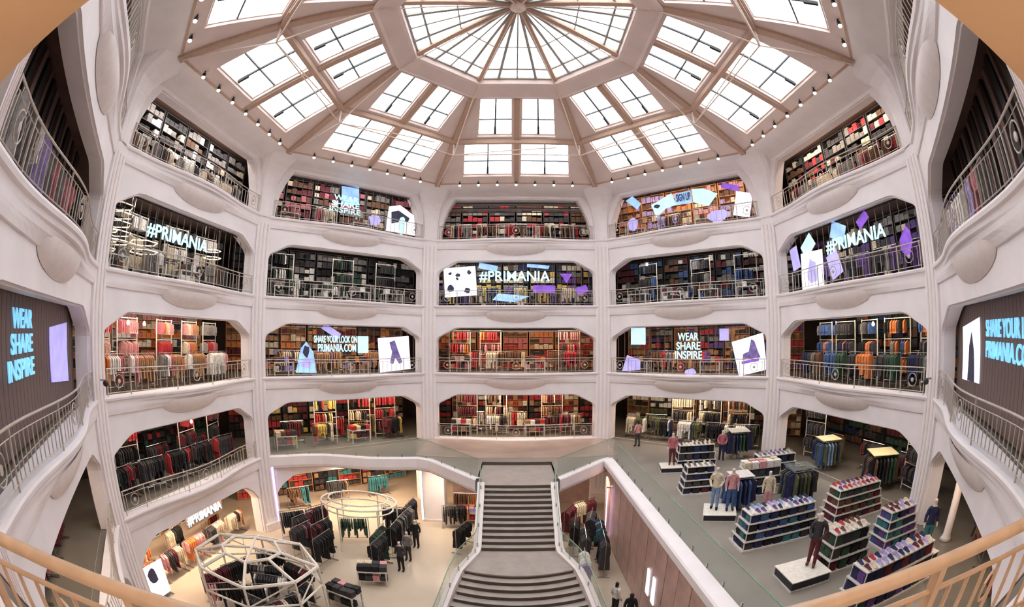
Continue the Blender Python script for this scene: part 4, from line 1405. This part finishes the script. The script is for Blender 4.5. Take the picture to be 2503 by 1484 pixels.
# ------------------------------------------------------------------ tiered clothes islands on the deck
def island(x, y, w, d, tiers, rz, label, where, pal, toppal, shoes_=True, h=1.2):
    M = T(x, y, 4.5) @ RZ(rz)
    t = thing('display_island', label, 'display island', group='clothes islands on the deck')
    t.matrix_world = M
    step = 0.06
    MB().box(-w / 2 - 0.05, w / 2 + 0.05, -d / 2 - 0.05, d / 2 + 0.05, 0, 0.08).build('kick_board', SHELFW, t)
    hh = h / tiers
    for j in range(tiers):
        e = step * j
        z = 0.08 + hh * j
        core = MB().box(-w / 2 + e + 0.18, w / 2 - e - 0.18, -d / 2 + e + 0.18, d / 2 - e - 0.18, z, z + hh - 0.03)
        core.build('core', PLINTHD, t)
        MB().box(-w / 2 + e, w / 2 - e, -d / 2 + e, d / 2 - e, z + hh - 0.035, z + hh).build('shelf', SHELFW, t)
        for px in (-1, 1):
            for py_ in (-1, 1):
                MB().box(px * (w / 2 - e - 0.02) - 0.015, px * (w / 2 - e - 0.02) + 0.015, py_ * (d / 2 - e - 0.02) - 0.015, py_ * (d / 2 - e - 0.02) + 0.015, z, z + hh - 0.03).build('upright', SHELFW, t)
        n = int((w - 2 * e) / 0.36)
        for q in range(n):
            xx = -w / 2 + e + 0.2 + q * (w - 2 * e - 0.4) / max(1, n - 1)
            add_stack(M @ T(xx, -(d / 2 - e - 0.17), z), rnd.choice(pal), where, (1, 0.95, (hh - 0.07) / 0.30), '%s along the %s tier' % (NTH[q], NTH[j]))
        for q, yy in enumerate((-0.1, 0.22)):
            add_stack(M @ T(-(w / 2 - e - 0.17), yy, z), rnd.choice(pal), where, (0.95, 1, (hh - 0.07) / 0.30), '%s of the left end, %s tier' % (NTH[q], NTH[j]))
    zt = 0.08 + h
    e = step * (tiers - 1)
    if shoes_:
        nx, ny = int((w - 2 * e - 0.1) / 0.22), max(2, int((d - 2 * e) / 0.30))
        for ix in range(nx):
            for iy in range(ny):
                c = rnd.choice(toppal)
                xx = -w / 2 + e + 0.14 + ix * (w - 2 * e - 0.28) / max(1, nx - 1)
                yy = -d / 2 + e + 0.18 + iy * (d - 2 * e - 0.36) / max(1, ny - 1)
                shoe(M @ T(xx, yy, zt) @ RZ(rad(-90) + (rnd.random() - .5) * 0.3) @ Matrix.Diagonal((1.15, 1.3, 1.3, 1)), c, '%s shoe, %s along row %s from the front, %s' % (c, NTH[ix], ('one', 'two', 'three', 'four')[iy], where), 'shoes on the ' + where)
    else:
        n = int((w - 2 * e) / 0.36)
        for q in range(n):
            for sy in (-0.2, 0.2):
                add_stack(M @ T(-w / 2 + e + 0.2 + q * (w - 2 * e - 0.4) / max(1, n - 1), sy, zt), rnd.choice(toppal), where, (1, 1, 1), '%s on top, %s row' % (NTH[q], 'front' if sy < 0 else 'rear'))
DEN = ['navy', 'denim blue', 'charcoal', 'navy', 'teal', 'black']
island(8.6, -3.55, 3.1, 1.1, 4, rad(-3), 'large blue four tier island of folded jeans with lilac shoes on top', 'large blue jeans island', DEN, ['lilac', 'navy', 'pale denim', 'purple', 'white'])
island(8.0, 2.35, 1.7, 1.0, 4, rad(-8), 'four tier island of dark folded clothes beyond the jeans mannequins', 'island beyond the mannequins', ['charcoal', 'navy', 'maroon', 'black'], ['cream', 'grey', 'charcoal', 'brown'])
island(9.4, 6.1, 2.2, 1.0, 3, rad(-10), 'low dark island beside the plinth near the stair head', 'island near the stair head', ['navy', 'charcoal', 'black'], ['brown', 'cream', 'charcoal'])
island(12.5, -3.5, 2.6, 1.2, 4, rad(-6), 'maroon and green island in front of the pillar', 'maroon and green island', ['maroon', 'dark green', 'charcoal', 'brown'], ['maroon', 'purple', 'rose', 'red'])
island(12.1, -6.45, 1.7, 1.05, 4, rad(-6), 'blue tiered island beside the square pillar base', 'island beside the pillar', ['denim blue', 'navy', 'purple', 'teal'], ['maroon', 'cream', 'brown', 'lilac'])
island(9.5, -6.35, 1.7, 1.0, 3, rad(-4), 'green edged island behind the brown shoe mannequin', 'green edged island', ['dark green', 'charcoal', 'black', 'maroon'], ['maroon', 'brown', 'red', 'cream'])
island(9.5, -8.75, 3.2, 0.95, 3, rad(-4), 'front island of violet and red shoes nearest the camera', 'front island', ['purple', 'navy', 'dark green', 'maroon'], ['lilac', 'navy', 'maroon', 'purple', 'red', 'cream'])
island(12.2, 2.4, 2.3, 1.0, 3, rad(-10), 'dark island crowded with shoes before the far right bay', 'dark shoe island', ['black', 'charcoal', 'navy'], ['black', 'charcoal', 'grey', 'purple'])
island(10.4, 0.9, 2.1, 0.9, 3, rad(-10), 'island topped with pale folded clothes in mid deck', 'island of pale folded clothes', ['charcoal', 'cream', 'navy'], ['pink', 'cream', 'white'], False)
# garment stands
def stand(x, y, rz, label, where, pal, topm, h=1.55, r=0.5, n=20, vv=None):
    M = T(x, y, 4.5) @ RZ(rz)
    t = thing('garment_stand', label, 'garment stand', group='garment stands on the deck')
    t.matrix_world = M
    MB().tube([(0, 0, 0.03), (0, 0, h)], 0.03, 8).build('post', METAL, t)
    MB().box(-0.4, 0.4, -0.4, 0.4, 0, 0.04).build('base', METAL, t)
    MB().box(-r - 0.08, r + 0.08, -r - 0.08, r + 0.08, h, h + 0.03).build('top', topm, t)
    MB().tube([(-r, -r, h - 0.08), (r, -r, h - 0.08), (r, r, h - 0.08), (-r, r, h - 0.08)], 0.014, 5, True).build('hanging_rail', METAL, t)
    for px, py_ in ((-r, -r), (r, -r), (r, r), (-r, r)):
        MB().bar((px, py_, h - 0.09), (px, py_, h), 0.02).build('bracket', METAL, t)
    for i in range(n):
        u = i / n * 4
        sd, f = int(u), u - int(u)
        c = -r + 2 * r * (f + 0.1)
        p, a = ((c, -r), 0) if sd == 0 else ((r, c), PI / 2) if sd == 1 else ((-c, r), 0) if sd == 2 else ((-r, -c), PI / 2)
        add_garm(M @ T(p[0], p[1], h - 0.1) @ RZ(a), rnd.choice(pal), where, rnd.choice((1, 3)) if vv is None else vv, '%s round the rail' % NTH[i])
YEL = mat('sign_board_cream', (226, 214, 168), 0.5)
stand(12.4, 6.7, rad(-15), 'tall stand of navy garments with white top near the arch', 'navy garment stand', ['navy', 'black', 'dark green', 'charcoal'], PLINTH, 1.6)
stand(15.6, 2.1, rad(-15), 'stand of blue jeans with cream top inside the far right bay', 'cream topped jeans stand', ['navy', 'denim blue', 'pale denim', 'olive'], YEL, 1.6)
stand(15.9, -1.9, rad(-30), 'stand of black garments with cream top beside the pillar', 'cream topped black stand', ['black', 'charcoal', 'brown', 'dark green'], YEL, 1.6, 0.6, 24)
stand(11.3, -1.0, rad(-10), 'stand of dark jeans with grey green top in mid deck', 'grey topped jeans stand', ['black', 'navy', 'charcoal', 'olive'], MATS['balustrade_glass'], 1.6)
stand(8.75, -0.2, rad(-10), 'stand of navy jeans behind the mannequin pair', 'navy jeans stand', ['navy', 'denim blue', 'navy'], SHELFW, 1.45, 0.4, 16)

# ------------------------------------------------------------------ ground floor displays
t = thing('lattice_display', 'white faceted tube frame arched over the dark clothes racks', 'display frame', (-10.6, -1.7, 0))
outer = [(2.75 * math.cos(PI / 4 * i + 0.3) * 1.05, 2.3 * math.sin(PI / 4 * i + 0.3), 2.35 + 0.15 * (i % 2)) for i in range(8)]
inner = [(1.35 * math.cos(PI / 4 * i + 0.3), 1.15 * math.sin(PI / 4 * i + 0.3), 2.85 + 0.1 * (i % 2)) for i in range(8)]
mid = (0.1, 0.0, 3.0)
for i in range(8):
    j = (i + 1) % 8
    MB().tube([outer[i], outer[j]], 0.07, 6).build('bar', FRAMEW, t)
    MB().tube([inner[i], inner[j]], 0.07, 6).build('bar', FRAMEW, t)
    MB().tube([outer[i], inner[i]], 0.07, 6).build('bar', FRAMEW, t)
    if i % 2 == 0:
        MB().tube([inner[i], mid], 0.06, 6).build('bar', FRAMEW, t)
    ox, oy, oz = outer[i]
    MB().tube([(ox * 1.04, oy * 1.04, 0), outer[i]], 0.055, 6).build('post', FRAMEW, t)
    lo0, lo1 = [(o_[0] * 1.015, o_[1] * 1.015, 1.45) for o_ in (outer[i], outer[j])]
    MB().tube([lo0, lo1], 0.05, 6).build('bar', FRAMEW, t)
    MB().tube([lo0, outer[j]], 0.035, 5).build('bar', FRAMEW, t)
    if i % 2 == 0:
        q = [a * 0.55 + b_ * 0.45 for a, b_ in zip(outer[i], outer[j])]
        MB().tube([q, (q[0] * 0.75, q[1] * 0.75, 1.6)], 0.03, 5).build('bar', FRAMEW, t)
W1 = 'ground floor under the white frame'
for i, (x, y, a) in enumerate(((-12.3, -1.0, 70), (-11.2, 0.75, 20), (-9.4, 0.0, -20), (-8.6, -1.6, 80), (-10.2, -1.3, 10), (-11.6, -2.9, 40), (-9.6, -3.2, -10), (-12.6, -2.2, 75), (-10.6, -2.4, 30), (-10.8, -0.6, 15), (-8.9, -2.9, 60))):
    rack(T(x, y, 0) @ RZ(rad(a)), [['black', 'charcoal', 'maroon'], ['charcoal', 'grey', 'black'], ['maroon', 'black'], ['black', 'cream', 'charcoal'], ['black', 'white', 'charcoal'], ['red', 'pink', 'black'], ['black', 'charcoal', 'cream'], ['black', 'maroon', 'rose'], ['black', 'charcoal', 'white'], ['charcoal', 'black', 'grey'], ['cream', 'black', 'maroon']][i], W1, i, 11)
t = thing('hoop_display', 'white double ring frame on posts before the left angled bay', 'display frame', (-8.5, 6.2, 0))
for rx, ry, z in ((2.15, 1.5, 2.6), (1.7, 1.15, 2.75), (1.95, 1.35, 2.2)):
    MB().tube([(rx * math.cos(2 * PI * i / 20), ry * math.sin(2 * PI * i / 20), z) for i in range(20)], 0.045, 6, True).build('ring', FRAMEW, t)
for i in range(6):
    a = PI / 3 * i + 0.2
    MB().tube([(2.15 * math.cos(a), 1.5 * math.sin(a), 0), (2.15 * math.cos(a), 1.5 * math.sin(a), 2.6)], 0.04, 6).build('post', FRAMEW, t)
    MB().tube([(2.15 * math.cos(a), 1.5 * math.sin(a), 2.6), (1.7 * math.cos(a + 0.3), 1.15 * math.sin(a + 0.3), 2.75)], 0.035, 5).build('bar', FRAMEW, t)
W2 = 'ground floor around the ring frame'
for i, (x, y, a, pal) in enumerate(((-10.9, 3.6, 75, ['maroon', 'rose', 'charcoal']), (-11.2, 6.4, 60, ['charcoal', 'grey', 'maroon']), (-9.4, 2.9, 80, ['maroon', 'maroon', 'black']), (-6.6, 3.4, 80, ['black', 'charcoal', 'dark green']), (-6.3, 5.6, 85, ['black', 'grey']), (-6.8, 7.6, 0, ['black', 'charcoal']), (-6.9, 4.4, 85, ['charcoal', 'black', 'dark green']), (-6.1, 7.2, 80, ['black', 'charcoal', 'grey']), (-6.2, 8.8, 85, ['charcoal', 'black']), (-11.4, 4.9, 70, ['maroon', 'charcoal', 'black']), (-12.2, 5.2, 45, ['black', 'charcoal']), (-10.1, 4.4, 75, ['maroon', 'black', 'charcoal']))):
    rack(T(x, y, 0) @ RZ(rad(a)) @ Matrix.Diagonal((1, 1, 1.25, 1)), pal, W2, i, 12)
table(T(-6.6, 2.0, 0) @ RZ(0.2), ['black', 'charcoal', 'cream', 'pink'], 'beige floor left of the stairs', 0, 2)
table(T(-7.2, -0.3, 0) @ RZ(-0.3), ['charcoal', 'pink', 'grey', 'black'], 'beige floor left of the stairs', 1, 2)
rack(T(-8.9, 6.3, 0) @ RZ(0.3), ['purple', 'dark green', 'black'], 'middle of the ring frame', 0, 1)
W3 = 'ground floor right of the stairs'
for i, (x, y, a, pal) in enumerate(((3.3, 4.6, 85, ['black', 'charcoal']), (4.25, 5.7, 85, ['black', 'teal', 'navy']), (3.0, 8.2, 60, ['maroon', 'charcoal', 'black']), (3.9, 9.0, 30, ['maroon', 'brown', 'cream']), (2.9, 2.0, 85, ['charcoal', 'lilac', 'white']), (4.1, 3.8, 85, ['black', 'navy', 'charcoal']), (4.0, 7.0, 75, ['black', 'teal', 'charcoal']), (3.0, 6.2, 80, ['maroon', 'black']))):
    rack(T(x, y, 0) @ RZ(rad(a)) @ Matrix.Diagonal((1, 1, 1.3, 1)), pal, W3, i, 8)
W4 = 'ground floor beside the square pier'
for i, (x, y, a, pal) in enumerate(((-3.6, 9.4, 10, ['maroon', 'orange', 'black']), (-2.9, 6.6, 70, ['black', 'tan', 'charcoal']), (-3.2, 11.6, 0, ['tan', 'brown', 'orange']))):
    rack(T(x, y, 0) @ RZ(rad(a)), pal, W4, i, 3)
table(T(-2.9, 10.2, 0), ['orange', 'maroon', 'red', 'lilac'], W4, 0, 1)

# ------------------------------------------------------------------ realise stacks and garments
def realise(items, mbs, limit, nm, cat, desc, group, stufflabel, stuffname):
    items.sort(key=lambda it: (it[0].translation - CAM).length)
    cache = {}
    for M, col, where, v, spot in items[:limit]:
        key = (v, col)
        if key not in cache:
            cache[key] = mbs[v].mesh(nm, CLOTH[col])
        o = link(nm, cache[key])
        o.matrix_world = M
        tag(o, desc % (col, spot, where), cat, '%s, %s' % (group, where))
    if len(items) > limit:
        cols = list(PALETTE)
        b = MB()
        for M, col, where, v, spot in items[limit:]:
            b.m = cols.index(col)
            src = mbs[v]
            b.add([M @ Vector(p) for p in src.v], src.f)
        o = b.build(stuffname, [CLOTH[c] for c in cols])
        tag(o, stufflabel, 'clothes', kind='stuff')
realise(STACKS, STK, 300, 'folded_clothes', 'folded clothes', '%s folded stack, %s, %s', 'folded clothes', 'stacks of folded clothes on the farther shelves', 'folded_clothes_stock')
realise(GARMS, GRM, 300, 'hanging_garment', 'garment', '%s garment, %s, %s', 'hanging garments', 'garments on hangers on the farther racks', 'hanging_clothes_stock')
